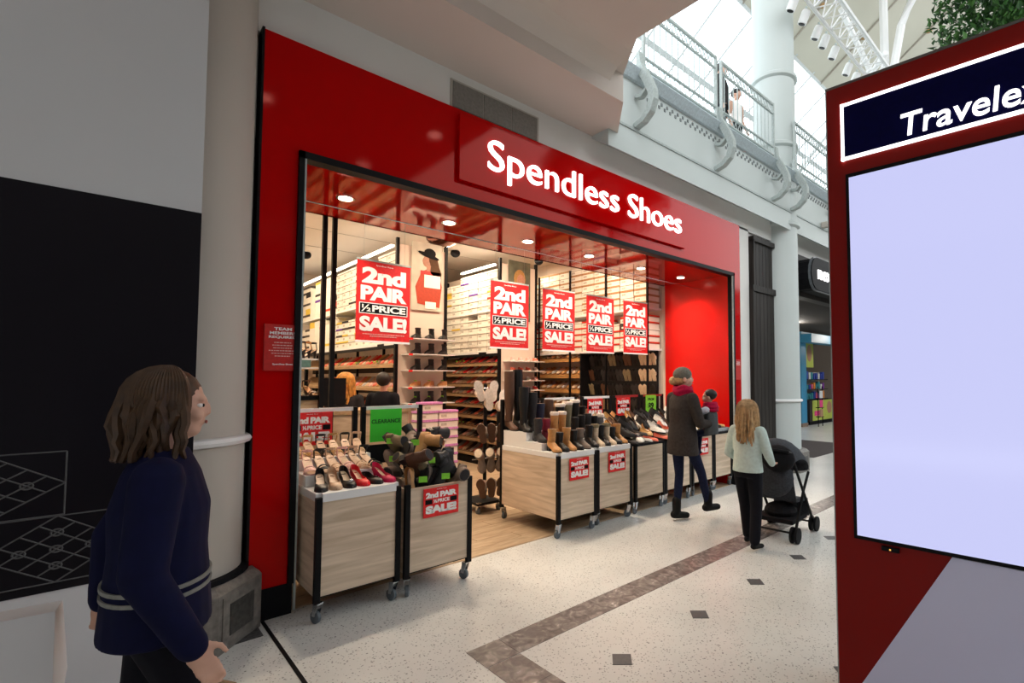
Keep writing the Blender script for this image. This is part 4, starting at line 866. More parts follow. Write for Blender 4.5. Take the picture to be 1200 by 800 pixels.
# end shelves of the first block: boots
for k, z in enumerate((2.16, 1.93, 1.69, 1.44, 1.20)):
    box('end_shelf', (.10, -.33, z - .012, .82, 0, z), WPL, G1); box('red_tag', (.07, -.335, z - .03, .13, -.332, z + .0), REDM, G1)
    c = ('black', 'charcoal', 'black', 'tan', 'charcoal')[k]
    for i in range(3):
        o = shoe('lace' if k == 3 else 'ankle', c, (3.45 + i * .22, 7.27, z + .001), R(-55), '%s %s, %s from left, %s end shelf, left shelf block' % (c, KN['lace' if k == 3 else 'ankle'], ORD[i], ORD[k]), 'boots on the end shelves', 'black' if c != 'tan' else 'beige', 'brown', 0 if k == 3 else .15, True)
        if k in (3, 4): put('price_tag', TAGM, o, (0, .0, .06))
for k, z in enumerate((1.87, 1.70, 1.53, 1.36, 1.15, .95)):
    box('end_shelf', (.10, -.30, z - .012, .80, 0, z), WPL, G2)
    for i in range(4):
        c = ('blush', 'coral', 'silver', 'blush', 'red', 'white')[(k + i // 3) % 6]
        shoe('lace', c, (5.24 + i * .165, 7.28, z + .001), R(-20), '%s childrens lace-up shoe, %s from left, %s end shelf, second shelf block' % (c, ORD[i], ORD[k]), 'childrens shoes on the end shelves', 'white', 'blush', 0, True, s=.8)
# right wall shelving
rw = thing('box_shelving', 'long wall shelving with white shoe boxes above shoe and sandal racks', 'shelving', (6.46, 5.22, 0)); L = 7.4
box('back', (.34, 0, 0, .355, L, 3.75), SHWALL, rw)
for k in range(7): box('upright', (-.034, k * .942, .0, -.004, k * .942 + .03, 3.62), BLK, rw)
for z in (2.06, 2.74): box('box_shelf', (0, 0, z - .03, .34, L, z), WPL, rw)
for z in (1.95, 1.64, 1.36, 1.08): MB().prism([(0, z - .07), (0, z - .01), (.012, z - .01), (.012, z - .03), (.32, z + .15), (.32, z + .13), (.02, z - .07)], 'y', 1.65, L).build('shelf', mat('orange_wood', (.46, .24, .08), .5), rw)
box('divider', (.0, 1.62, 1.0, .34, 1.645, 2.04), BLKM, rw); box('pegboard', (.26, .04, .2, .30, 1.63, 2.03), mat('pegboard_dark', (.012, .010, .010), .7), rw)
box_wall(6.47, 5.24, 9.6, 2.062, 2.62, .31, .112, 'lower tier, right wall', 'boxes on the right wall', 5, .08, BXC[4], single=10)
box_wall(6.47, 5.24, 9.6, 2.742, 3.62, .31, .112, 'upper tier, right wall', 'boxes on the right wall', 6, .0, BXC[5], single=10)
for k, z in enumerate((1.95, 1.64, 1.36, 1.08)):
    shelf_row(6.60, z + .06, 6.95, 12, .15, [['brown', 'khaki', 'tan'], ['tan', 'beige', 'silver'], ['silver', 'beige', 'tan'], ['beige', 'white', 'khaki']][k], '%s sloping shelf, right wall' % ORD[k], 'shoes on the right wall shelves', 'flat')
for k, z in enumerate((1.87, 1.60, 1.34, 1.08)):
    for i in range(9):
        c = 'beige' if i < 2 and k < 3 else (('black', 'charcoal', 'black', 'brown', 'black', 'khaki', 'charcoal')[(i + 2 * k) % 7])
        if c == 'beige' and k == 2 and i == 0: c = 'black'
        for q in (0, 1):
            o = shoe('slide', c, (6.69, 5.31 + i * .182 + q * .088, z), 0, '%s slide sandal hanging, %s row, %s pair from near end, %s one' % (c, ORD[k], ORD[i], ('near', 'far')[q]), 'sandals hanging on the right wall', c, c if c != 'beige' else 'beige', 0, True, rot=(R(-74), 0, R(-90)), s=1.05)
# posters on block ends
po = thing('fashion_poster', 'poster of a woman in a dark wide-brimmed hat and rust red coat', 'poster', (3.42, 7.385, 2.62))
SHT = mat('poster_sheet', (.55, .55, .46), .5, noise=(3, .25)); RUST = mat('poster_rust', (.42, .05, .02), .5); HRB = mat('poster_hair', (.10, .05, .025), .6)
box('sheet', (0, 0, 0, .50, .012, 1.06), SHT, po)
MB().prism([(.10, .10), (.46, .06), (.50, .40), (.44, .62), (.30, .68), (.16, .60), (.06, .36)], 'y', -.004, 0).build('printed_coat', RUST, po)
MB().ell((.235, -.005, .77), (.062, .002, .085), None, 20, 6).prism([(.24, .62), (.32, .62), (.30, .74), (.24, .74)], 'y', -.006, -.004).build('printed_face', TAN, po)
MB().prism([(.30, .60), (.38, .52), (.47, .50), (.49, .60), (.45, .70), (.42, .82), (.34, .88), (.27, .86), (.28, .78), (.31, .70)], 'y', -.008, -.006).build('printed_hair', HRB, po)
MB().ell((.27, -.009, .865), (.185, .002, .035), Matrix.Rotation(R(14), 3, 'Y'), 24, 6).ell((.29, -.010, .905), (.10, .002, .075), None, 20, 6).build('printed_hat', BPR, po)
box('text_panel', (.20, -.010, .36, .47, -.008, .56), PRINT, po); box('red_band', (.14, -.008, .56, .47, -.006, .62), REDM, po); box('lower_panel', (.22, -.010, .03, .40, -.008, .14), PRINT, po)
p2 = thing('fashion_poster', 'poster of a blond woman on dark green, second shelf block', 'poster', (5.21, 7.385, 2.60))
box('sheet', (0, 0, 0, .48, .012, 1.08), mat('poster_green', (.10, .11, .075), .5, noise=(5, .4)), p2)
MB().prism([(.10, 0), (.40, 0), (.42, .40), (.30, .58), (.16, .55), (.08, .35)], 'y', -.004, 0).build('printed_coat', mat('poster_tan2', (.30, .14, .06), .5), p2)
MB().ell((.26, -.004, .72), (.09, .004, .13)).build('printed_face', TAN, p2); MB().ell((.24, -.002, .76), (.13, .003, .17)).build('printed_hair', mat('poster_blond', (.35, .20, .07), .6), p2)
# ceiling domes and dome mirror
for i, (x, y) in enumerate(((2.82, 10.6), (4.78, 8.5), (6.3, 7.9), (6.6, 7.3))):
    o = MB().ell((0, 0, 0), (.09, .09, .08)).build('dome_camera', BLK, None, True, loc=(x, y, 3.915)); tag(o, 'black dome camera on the shop ceiling, %s' % ('far left', 'right of the first poster', 'third from the left', 'nearest the right wall')[i], 'camera', 'dome cameras')
o = MB().ell((0, 0, 0), (.26, .26, .13), n=24, k=10).build('dome_mirror', mat('mirror_dark', (.25, .1, .08), .05, 1), None, True, loc=(4.08, 7.7, 3.90)); tag(o, 'dark dome mirror behind the red soffit', 'mirror')

# left: poles, glass display tower, counter with monitor
for i, x in enumerate((1.575, 1.665)):
    o = MB().box(-.02, -.02, 0, .02, .02, 3.96).build('ceiling_pole', BLK, loc=(x, 5.32, 0)); tag(o, ('left', 'right')[i] + ' one of two slim black floor-to-ceiling poles at the left of the shop', 'pole', 'two black poles')
tw = thing('glass_display', 'glass shelf display with wooden base behind the left cart', 'display', (.99, 5.30, 0))
box('wood_base', (0, .06, 0, .60, .42, 1.36), OAKF, tw); box('black_top', (0, .04, 1.36, .60, .44, 1.40), BLK, tw)
box('glass_shelf', (0, .06, 1.66, .58, .42, 1.675), WPL, tw); box('glass_shelf', (0, .06, 1.745, .58, .42, 1.76), WPL, tw)
box('glass_front', (0, .055, 1.675, .50, .06, 1.745), mat('green_glass', (.12, .22, .20), .1), tw)
box('back_post', (.0, .42, 1.40, .03, .45, 1.76), BLK, tw); box('back_post', (.55, .42, 1.40, .58, .45, 1.76), BLK, tw)
for i in range(3): shoe('sandal', ('black', 'tan', 'black')[i], (1.42 + i * .07 - .06, 5.50 + .07 * i, 1.761), R(-65), '%s very high sandal, %s on top of the glass display' % (('black', 'tan', 'black')[i], ORD[i]), 'sandals on the glass display', 'black', 'nude', s=1.15)
for i in range(9):
    c = ('brown', 'tan', 'red', 'khaki', 'brown')[i % 5]
    shoe('sandal' if i % 3 else 'flat', c, (1.08 + (i % 5) * .11, 5.44 + (i // 5) * .16, 1.401), R(-40 + i * 13), '%s shoe under the glass shelf, %s in the %s row' % (c, ORD[i % 5], ('front', 'rear')[i // 5]), 'shoes under the glass shelf', 'brown', 'tan', 0, True)
co = thing('sales_counter', 'low wooden sales counter behind the left carts', 'counter', (1.75, 5.75, 0)); box('body', (0, 0, 0, .9, .55, 1.18), OAKF, co); box('top', (-.02, -.02, 1.18, .92, .57, 1.22), SHELFW, co)
mo = thing('computer_monitor', 'black monitor on the sales counter by the right black pole', 'monitor', (1.86, 5.95, 1.22), R(15)); box('screen', (-.11, -.01, .06, .17, .03, .34), BLK, mo); box('bezel', (-.12, .0, .05, .18, .02, .35), BLKM, mo); box('stand', (.0, -.02, 0, .06, .04, .06), BLK, mo); box('foot', (-.08, -.08, -.0, .14, .10, .012), BLK, mo)
# stack of lilac boxes
for i in range(2):
    for j in range(9):
        o = put('shoe_box', boxmesh(.31, .122, .20, BXC[0], BXC[7]), None, (3.40 + i * .0, 6.78, j * .1225 + .006)); o.rotation_euler = (0, 0, R(90)); o.location = (3.535 + i * .318, 6.70, j * .1225 + .007)
        tag(o, 'lilac-lidded shoe box, %s from the floor in the %s column of the stack' % (ORD[j], ('left', 'right')[i]), 'shoe box', 'stack of lilac shoe boxes')
o = put('shoe_box', boxmesh(.31, .122, .20, BXC[0], BXC[7]), None, (3.60, 6.70, 9 * .1225 + .007)); o.rotation_euler = (0, 0, R(90)); tag(o, 'single lilac-lidded shoe box on top of the lilac stack', 'shoe box', 'stack of lilac shoe boxes')
# slipper rack by the second cart group
sr = thing('slipper_rack', 'black wheeled rack hung with fleece boots beside the stepped cart', 'rack', (3.36, 5.20, 0))
box('base', (-.16, -.10, .10, .16, .30, .13), BLK, sr); MB().tube([(.05, .1, .12), (.05, .1, 1.5)], .022, 8).build('pole', BLK, sr)
for x, y in ((-.14, -.08), (.14, -.08), (-.14, .28), (.14, .28)): caster(sr, x, y)
for z in (1.45, .98, .62): MB().tube([(-.17, .02, z), (.17, .02, z)], .008, 6).build('hook_bar', STEEL, sr)
for i in range(4): shoe('ugg', 'fleece', (3.185 + i * .095, 5.07 - .05 * (i % 2), 1.42 - .10 * (i % 2)), 0, 'pale fluffy slipper boot hanging, %s from the left' % ORD[i], 'pale slipper boots on the rack', 'fleece', 'fleece', .16, trim='fleece', rot=(R(-80 - 8 * i), R(10 * i - 15), R(-30)))
for j, z in enumerate((.93, .60, .30)):
    for i in range(3): shoe('ugg', 'taupe', (3.21 + i * .115, 5.05 - .02 * i, z), 0, 'brown suede fleece boot hanging %s from the left in the %s tier' % (ORD[i], ORD[j]), 'brown fleece boots on the rack', 'brown', 'beige', .2, rot=(R(-70 if j != 1 else 65), R(8 * i - 8), R(-40)))
# ---------------------------------------------------------------- people
def solid(mb, name, voxel, parent, matfn, mats, smooth_it=4):
    o = mb.build('tmp', mats[0])
    md = o.modifiers.new('r', 'REMESH'); md.mode = 'VOXEL'; md.voxel_size = voxel
    sm = o.modifiers.new('s', 'SMOOTH'); sm.iterations = smooth_it; sm.factor = .5
    bpy.context.view_layer.update()
    me = bpy.data.meshes.new_from_object(o.evaluated_get(bpy.context.evaluated_depsgraph_get()))
    bpy.data.objects.remove(o); me.name = name; me.materials.clear()
    for m in mats: me.materials.append(m)
    for p in me.polygons: p.material_index = matfn(p.center) if matfn else 0; p.use_smooth = True
    return put(name, me, parent)
def cap(mb, a, b, ra, rb, n=12):
    a, b = Vector(a), Vector(b); d = (b - a); L = d.length; d.normalize(); u = Vector((0, 0, 1)) if abs(d.z) < .9 else Vector((1, 0, 0))
    x = d.cross(u).normalized(); y = d.cross(x); rs = []
    for t, s in ((-.95, .3), (-.6, .8), (0, 1)): rs.append((a + d * t * ra, ra * s))
    for t, s in ((0, 1), (.6, .8), (.95, .3)): rs.append((b + d * t * rb, rb * s))
    mb.rings([[p + x * cos(2 * pi * j / n) * q + y * sin(2 * pi * j / n) * q for j in range(n)] for p, q in rs])
def loft(mb, secs, n=20):
    mb.rings([[(x + rx * cos(2 * pi * j / n), y + ry * sin(2 * pi * j / n), z) for j in range(n)] for x, y, z, rx, ry in secs])
def head(mb, c, yaw, s=1.0):
    M = Matrix.Translation(c) @ Matrix.Rotation(yaw, 4, 'Z') @ Matrix.Scale(s, 4); E = lambda p, r: mb.ell(M @ Vector(p), [q * s for q in r], Matrix.Rotation(yaw, 3, 'Z'), 16, 10)
    E((-.012, 0, .035), (.097, .076, .088)); E((.022, 0, -.02), (.066, .060, .085)); E((.045, 0, -.075), (.036, .036, .030))
    E((.088, 0, -.008), (.020, .013, .026)); E((.094, 0, -.022), (.014, .016, .011)); E((.080, 0, -.052), (.014, .025, .009)); E((.082, 0, .025), (.012, .050, .012))
    for sy in (-1, 1): E((-.005, sy * .077, -.005), (.020, .010, .032)); E((.065, sy * .038, -.025), (.022, .022, .025))
    return M
def eyes(M, par, s):
    for sy in (-1, 1):
        p = M @ Vector((.073, sy * .031, .006)); e = MB().use(PRINT).ell(p, (.0105 * s, .012 * s, .008 * s), n=10, k=8).use(BPR).ell(M @ Vector((.084, sy * .031, .006)), (.004 * s, .006 * s, .006 * s), n=8, k=6); e.build('eye', None, par, True)
    lp = MB().ell(M @ Vector((.093, 0, -.053)), (.004 * s, .022 * s, .006 * s)); lp.build('lips', mat('lip', (.45, .14, .12), .5), par, True)
def hand(mb, w, d, n, s=1.0, side=1, curl=35):
    w, d, n = Vector(w), Vector(d).normalized(), Vector(n).normalized(); n = (n - d * n.dot(d)).normalized(); x = d.cross(n) * side
    M = Matrix((x, d, n)).transposed()
    mb.ell(w + d * .045 * s, (.038 * s, .052 * s, .016 * s), M, 12, 8)
    for i, (u, l) in enumerate(((.028, .075), (.010, .083), (-.009, .078), (-.027, .062))):
        p = w + x * u * s + d * .082 * s; dd = d
        for k, f in enumerate((.42, .33, .25)):
            dd = (Matrix.Rotation(R(-curl * (.6 if k == 0 else 1)), 3, x) @ dd if side > 0 else Matrix.Rotation(R(curl * (.6 if k == 0 else 1)), 3, x) @ dd); q = p + dd * l * f * s; cap(mb, p, q, (.0095 - k * .001) * s, (.0088 - k * .001) * s, 8); p = q
    p = w + x * .030 * s + d * .02 * s; q = p + (x * .6 + d * .7 - n * .1).normalized() * .042 * s; cap(mb, p, q, .012 * s, .0105 * s, 8); cap(mb, q, q + (x * .15 + d * .95 - n * .3).normalized() * .03 * s, .0105 * s, .009 * s, 8)
def hair_locks(mb, M, s, length, n, spread=.09, back=0.10, r=.016, seed=1, face=55, wave=.012):
    rr = random.Random(seed); zc = .035
    for i in range(n):
        az = R(face + (360 - 2 * face) * (i + .5) / n); pts = []; rad = []
        ax, ay, az_ = .108, .088, .098; l = length * rr.uniform(.88, 1.05)
        for k in range(6):
            t = R(80 - 16 * k); pts.append(Vector((-.012 + ax * cos(t) * cos(az), ay * cos(t) * sin(az), zc + az_ * sin(t)))); rad.append(r * (.7 + .1 * k))
        p = pts[-1].copy(); st = 7
        for k in range(st):
            f = (k + 1) / st
            p = Vector((p.x + (-back * .25 / st if p.x > -.06 else -.01 / st) + wave * rr.uniform(-1, 1), p.y * (1 - .02 * k / st) + wave * rr.uniform(-1, 1), pts[5].z - l * f)); pts.append(p); rad.append(r * (1.25 - .75 * f))
        mb.tube([M @ q for q in pts], [q * s for q in rad], 6, flat=.8, up=M.to_3x3() @ Vector((-sin(az), cos(az), 0)))
def make_person(name, label, loc, rz, H, J, colors, cloth, headyaw=0, voxel=.009, grp=None, female=True):
    """J: joints in metres for a 1.7 m figure facing +X (left is +Y)"""
    s = H / 1.7; V = lambda k: Vector(J[k]) * s
    P = thing(name, label, 'person', loc, rz, grp)
    mb = MB(); hc = V('head'); hs = colors.get('headscale', 1.0) * s
    pv, ch = V('pelvis'), V('chest'); nk = V('neck')
    k = .95 if female else 1.05
    loft(mb, [(pv.x, pv.y, pv.z - .07 * s, .095 * s, .145 * s), (pv.x, pv.y, pv.z, .115 * s, .165 * s), (pv.x * .6 + ch.x * .4, pv.y * .6 + ch.y * .4, pv.z + .13 * s, .090 * s, .125 * s * k), (ch.x, ch.y, ch.z - .06 * s, .105 * s, .145 * s * k),
        (ch.x, ch.y, ch.z + .04 * s, .108 * s, .155 * s * k), (nk.x * .6 + ch.x * .4, nk.y * .6 + ch.y * .4, nk.z - .05 * s, .080 * s, .150 * s * k), (nk.x, nk.y, nk.z - .01 * s, .055 * s, .07 * s)])
    cap(mb, nk - Vector((0, 0, .03 * s)), hc - Vector((0, 0, .04 * s)), .052 * s, .050 * s)
    M = head(mb, hc, R(headyaw), hs)
    for S_ in ('l', 'r'):
        sh_, el, wr = V('sh' + S_), V('el' + S_), V('wr' + S_); cap(mb, sh_, el, .050 * s, .038 * s); cap(mb, el, wr, .038 * s, .025 * s)
        side = 1 if S_ == 'r' else -1
        hand(mb, wr, J.get('hd' + S_, (wr - el)), J.get('hn' + S_, (0, side * .8, 0)), s * .95, side, J.get('curl', 30))
        hp, kn, an = V('hp' + S_), V('kn' + S_), V('an' + S_); to = V('to' + S_)
        cap(mb, hp, kn, .082 * s, .052 * s); cap(mb, kn, kn * .6 + an * .4, .052 * s, .050 * s); cap(mb, kn * .6 + an * .4, an, .050 * s, .036 * s)
        hl = an - (to - an).normalized() * .04 * s; cap(mb, hl - Vector((0, 0, .035 * s)), to, .035 * s, .027 * s)
    segs = []
    for S_ in ('l', 'r'):
        segs += [(V('sh' + S_), V('el' + S_), 'arm'), (V('el' + S_), V('wr' + S_), 'fore'), (V('wr' + S_) + (V('wr' + S_) - V('el' + S_)).normalized() * .03 * s, V('wr' + S_) + Vector(J.get('hd' + S_, (V('wr' + S_) - V('el' + S_)))).normalized() * .16 * s, 'hand'),
                 (V('hp' + S_), V('kn' + S_), 'leg'), (V('kn' + S_), V('an' + S_), 'leg'), (V('an' + S_) - Vector((0, 0, .02)), V('to' + S_), 'foot')]
    segs += [(pv - Vector((0, 0, .08 * s)), pv + Vector((0, 0, .05 * s)), 'leg'), (pv + Vector((0, 0, .10 * s)), nk - Vector((0, 0, .09 * s)), 'top'), (nk, hc, 'neck'), (hc, hc + Vector((0, 0, .08 * s)), 'neck')]
    ml = list(dict.fromkeys(colors[q].name for q in ('arm', 'fore', 'hand', 'leg', 'foot', 'top', 'neck'))); mm = [MATS[q] for q in ml]
    def fn(c):
        best = None
        for a, b, k in segs:
            d = b - a; t = max(0, min(1, (c - a).dot(d) / d.length_squared)); q = (c - a - d * t).length - (.06 if k == 'top' else 0)
            if best is None or q < best[0]: best = (q, k)
        return ml.index(colors[best[1]].name)
    solid(mb, 'body', voxel, P, fn, mm, 3)
    eyes(M, P, hs)
    for c in cloth:
        c(P, V, s, M, hs)
    return P
def stand(**k):
    J = dict(pelvis=(0, 0, .95), chest=(0, 0, 1.24), neck=(0, 0, 1.43), head=(.02, 0, 1.585), shl=(0, .165, 1.37), shr=(0, -.165, 1.37), ell=(-.03, .22, 1.10), elr=(-.03, -.22, 1.10), wrl=(.06, .24, .87), wrr=(.06, -.24, .87),
        hpl=(0, .085, .90), hpr=(0, -.085, .90), knl=(.02, .09, .50), knr=(.02, -.09, .50), anl=(-.02, .09, .085), anr=(-.02, -.09, .085), tol=(.13, .10, .03), tor=(.13, -.10, .03)); J.update(k); return J
HB = mat('hair_blond', (.42, .26, .12), .55, noise=(30, .35)); HBR = mat('hair_brown', (.055, .026, .010), .5, noise=(30, .35)); HDK = mat('hair_dark', (.012, .009, .008), .5)
COAT = mat('coat_charcoal', (.040, .033, .030), .85, noise=(40, .2)); SCARF = mat('scarf_crimson', (.36, .004, .04), .8, noise=(50, .25)); BOOT = mat('boot_black', (.008, .008, .008), .6)
MINTK = mat('knit_mint', (.56, .68, .64), .85, noise=(40, .08)); TRB = mat('trouser_black', (.006, .006, .010), .8); BEAN = mat('beanie_grey', (.16, .15, .125), .9, noise=(60, .2)); JACK = mat('jacket_navy', (.003, .004, .028), .8, noise=(20, .15))
def garment(name, m, fn, voxel=.010):
    def f(P, V, s, M, hs):
        mb = MB(); fn(mb, V, s, M, hs); solid(mb, name, voxel, P, None, [m], 4)
    return f
def plain(name, m, fn):
    def f(P, V, s, M, hs):
        mb = MB(); fn(mb, V, s, M, hs); mb.build(name, m, P, True)
    return f
# --- woman in charcoal coat carrying a toddler
J1 = stand(chest=(.01, 0, 1.24), head=(.03, 0, 1.585), anl=(-.02, .085, .085), knl=(.03, .09, .50), tol=(.12, .07, .03), hpr=(.01, -.085, .90), knr=(.20, -.09, .52), anr=(.30, -.09, .16), tor=(.44, -.10, .12), knx=0,
    ell=(.05, .25, 1.12), wrl=(.26, .08, 1.06), elr=(.04, -.24, 1.10), wrr=(.24, -.20, 1.08), hdl=(.6, -.8, 0), hdr=(.7, .5, .1), hnl=(0, 0, -1), hnr=(0, 0, -1))
def coat1(mb, V, s, M, hs):
    loft(mb, [(.0, 0, .74 * s, .152 * s, .205 * s), (0, 0, .82 * s, .150 * s, .20 * s), (0, 0, .95 * s, .145 * s, .19 * s), (0, 0, 1.10 * s, .125 * s, .165 * s), (0, 0, 1.26 * s, .130 * s, .175 * s), (0, 0, 1.36 * s, .105 * s, .18 * s), (0, 0, 1.45 * s, .065 * s, .08 * s)])
    for q in 'lr': cap(mb, V('sh' + q), V('el' + q), .070 * s, .058 * s); cap(mb, V('el' + q), V('wr' + q), .056 * s, .043 * s)
def scarf1(mb, V, s, M, hs):
    for k, (r_, z) in enumerate(((.088, 1.42), (.098, 1.455), (.086, 1.49))): mb.rings([[((r_ + .028 * cos(b)) * cos(a) * s + .012, (r_ + .028 * cos(b)) * sin(a) * s, (z + .026 * sin(b) + .012 * sin(3 * a + k)) * s) for b in [j * pi / 3 for j in range(6)]] for a in [2 * pi * j / 24 for j in range(24)]], closed=True)
def beanie(mb, V, s, M, hs): mb.ell(M @ Vector((-.018, 0, .052)), [.108 * hs, .090 * hs, .088 * hs], M.to_3x3().normalized(), 16, 10)
def bun(mb, V, s, M, hs):
    mb.ell(M @ Vector((-.115, .012, -.02)), [.055 * hs, .058 * hs, .052 * hs]); mb.ell(M @ Vector((-.04, 0, -.005)), [.078 * hs, .078 * hs, .07 * hs])
def boots1(mb, V, s, M, hs):
    for q in 'lr':
        a, t = V('an' + q), V('to' + q); cap(mb, a + Vector((0, 0, .12)), a, .052, .048); h = a - (t - a).normalized() * .035; cap(mb, h - Vector((0, 0, .04)), t, .045, .036)
W1 = make_person('person', 'woman in charcoal coat, crimson scarf and grey beanie carrying a toddler', (4.66, 3.30, .012), R(-12), 1.66, J1, dict(arm=COAT, fore=COAT, hand=SKIN, leg=DEN, foot=BOOT, top=COAT, neck=SKIN),
    [garment('coat', COAT, coat1), garment('scarf', SCARF, scarf1), plain('beanie', BEAN, beanie), plain('hair_bun', HB, bun), garment('boots', BOOT, boots1)], -35)
# --- toddler on her right arm (own person)
J2 = stand(pelvis=(0, 0, .95), hpl=(.02, .08, .93), hpr=(.02, -.08, .93), knl=(.33, .16, .82), knr=(.33, -.16, .82), anl=(.36, .16, .45), anr=(.36, -.16, .45), tol=(.47, .17, .40), tor=(.47, -.17, .40),
    ell=(.20, .27, 1.28), wrl=(.40, .20, 1.30), elr=(.20, -.27, 1.24), wrr=(.40, -.20, 1.20), head=(.03, 0, 1.62))
def tcoat(mb, V, s, M, hs):
    loft(mb, [(.0, 0, .86 * s, .15 * s, .19 * s), (0, 0, 1.0 * s, .15 * s, .19 * s), (0, 0, 1.25 * s, .14 * s, .18 * s), (0, 0, 1.38 * s, .10 * s, .17 * s), (0, 0, 1.46 * s, .07 * s, .08 * s)])
def tsleeve(mb, V, s, M, hs):
    for q in 'lr': cap(mb, V('sh' + q), V('el' + q), .075 * s, .066 * s); cap(mb, V('el' + q), V('wr' + q), .062 * s, .048 * s)
def tscarf(mb, V, s, M, hs):
    for k, (r_, z) in enumerate(((.12, 1.36), (.125, 1.42), (.10, 1.49))): mb.rings([[((r_ + .05 * cos(b)) * cos(a) * s, (r_ + .05 * cos(b)) * sin(a) * 1.15 * s, (z + .045 * sin(b)) * s) for b in [j * pi / 3 for j in range(6)]] for a in [2 * pi * j / 20 for j in range(20)]], closed=True)
GRJ = mat('jacket_grey', (.07, .075, .08), .8); WSL = mat('sleeve_white', (.62, .63, .72), .8)
T1 = make_person('person', 'toddler in crimson scarf, grey jacket and white sleeves held by the woman', (4.88, 3.08, .50), R(95), .90, J2, dict(arm=WSL, fore=WSL, hand=SKIN, leg=DEN, foot=BOOT, top=GRJ, neck=SKIN, headscale=1.35),
    [garment('jacket', GRJ, tcoat, .008), garment('sleeves', WSL, tsleeve, .008), garment('scarf', SCARF, tscarf, .008), plain('hair', HDK, lambda mb, V, s, M, hs: mb.ell(M @ Vector((-.022, 0, .045)), [.106 * hs, .086 * hs, .085 * hs], None, 16, 10))], 20, .007)
# --- girl with the stroller
J3 = stand(ell=(.02, .26, 1.10), wrl=(.24, .22, .98), elr=(.02, -.25, 1.10), wrr=(.24, -.19, .98), knl=(.10, .09, .50), anl=(.16, .09, .09), tol=(.30, .10, .04), anr=(-.03, -.09, .085), knr=(.02, -.09, .50), hdl=(1, 0, -.1), hdr=(1, 0, -.1), hnl=(0, 0, -1), hnr=(0, 0, -1), curl=50)
def top3(mb, V, s, M, hs):
    loft(mb, [(0, 0, .90 * s, .135 * s, .185 * s), (0, 0, 1.0 * s, .13 * s, .175 * s), (0, 0, 1.12 * s, .125 * s, .165 * s), (0, 0, 1.28 * s, .125 * s, .175 * s), (0, 0, 1.37 * s, .10 * s, .175 * s), (0, 0, 1.45 * s, .065 * s, .08 * s)])
    for q in 'lr': cap(mb, V('sh' + q), V('el' + q), .068 * s, .055 * s); cap(mb, V('el' + q), V('wr' + q), .055 * s, .04 * s)
def trs(mb, V, s, M, hs):
    loft(mb, [(0, 0, .84 * s, .12 * s, .165 * s), (0, 0, .96 * s, .125 * s, .165 * s)])
    for q in 'lr': cap(mb, V('hp' + q), V('kn' + q), .095 * s, .072 * s); cap(mb, V('kn' + q), V('an' + q) + Vector((0, 0, .03)), .070 * s, .062 * s)
def longhair(seed, L, n=46, r=.018, face=50):
    def f(mb, V, s, M, hs): mb.ell(M @ Vector((-.02, 0, .045)), [.100 * hs, .083 * hs, .090 * hs], M.to_3x3().normalized(), 16, 10); hair_locks(mb, M, hs, L, n, seed=seed, r=r, face=face)
    return f
G = make_person('person', 'girl with long fair hair and pale mint jumper pushing the stroller', (4.36, 2.36, .0), R(2), 1.34, J3, dict(arm=MINTK, fore=MINTK, hand=SKIN, leg=TRB, foot=BOOT, top=MINTK, neck=SKIN, headscale=1.12),
    [garment('jumper', MINTK, top3, .009), garment('trousers', TRB, trs, .009), plain('hair', HB, longhair(3, .36, 60, .02, 45))], 0, .008)
# --- stroller
st_ = thing('stroller', 'dark folding stroller with grey canopy pushed by the girl', 'stroller', (5.02, 2.36, 0), R(4))
FAB = mat('stroller_fabric', (.05, .055, .065), .85, noise=(60, .2)); FAB2 = mat('canopy_black', (.008, .008, .010), .8)
for sy in (-.22, .22):
    MB().tube([(-.38, sy, .88), (-.30, sy, .86), (-.10, sy, .60), (.30, sy, .10)], .014, 8).build('frame_leg', BLK, st_)
    MB().tube([(-.22, sy, .09), (.02, sy, .45), (.18, sy, .62)], .014, 8).build('frame_leg', BLK, st_)
    for x in (-.22, .32):
        for d in (-.025, .025): MB().rings([[(x + r * cos(2 * pi * k / 20), sy + d + t, .075 + r * sin(2 * pi * k / 20)) for k in range(20)] for t, r in ((-.012, .05), (-.010, .075), (.010, .075), (.012, .05))]).build('wheel', BLKM, st_, True)
MB().tube([(-.38, -.22, .88), (-.40, -.12, .89), (-.40, .12, .89), (-.38, .22, .88)], .017, 8).build('handle', BLKM, st_)
for x in (-.22, .32): MB().tube([(x, -.22, .09), (x, .22, .09)], .010, 6).build('axle', BLK, st_)
se = MB(); se.rings([[(x, y, z + .0) for y in (-.18, -.09, 0, .09, .18)] + [(x, y, z - .03) for y in (.18, .09, 0, -.09, -.18)] for x, z in ((-.16, .82), (-.12, .55), (-.06, .38), (.16, .36), (.26, .34), (.30, .18))]); se.build('seat', FAB, st_, True)
cn = MB(); rs = []
for k in range(9):
    a = R(-10 + 17 * k); rs.append([(-.10 - .0 + .26 * cos(a) * (1 - .0), .23 * cos(b), .62 + .30 * sin(a) * (1 if k else 1) * (.35 + .65 * sin(b)) + .05) for b in [pi * j / 10 for j in range(11)]])
cn.rings(rs, cap=False); c_ = cn.build('canopy', FAB, st_, True); md = c_.modifiers.new('t', 'SOLIDIFY'); md.thickness = .012
bk = MB(); bk.ell((-.20, -.0, .60), (.10, .21, .20), n=16, k=10); bk.build('hanging_bag', FAB, st_, True)
jk = MB(); jk.ell((-.30, -.10, .80), (.11, .16, .13), n=14, k=8); o = jk.build('folded_jacket', FAB2, st_, True)
MB().box(-.20, -.19, .16, .20, .19, .20).ell((0, 0, .24), (.17, .16, .08)).build('basket', FAB2, st_)
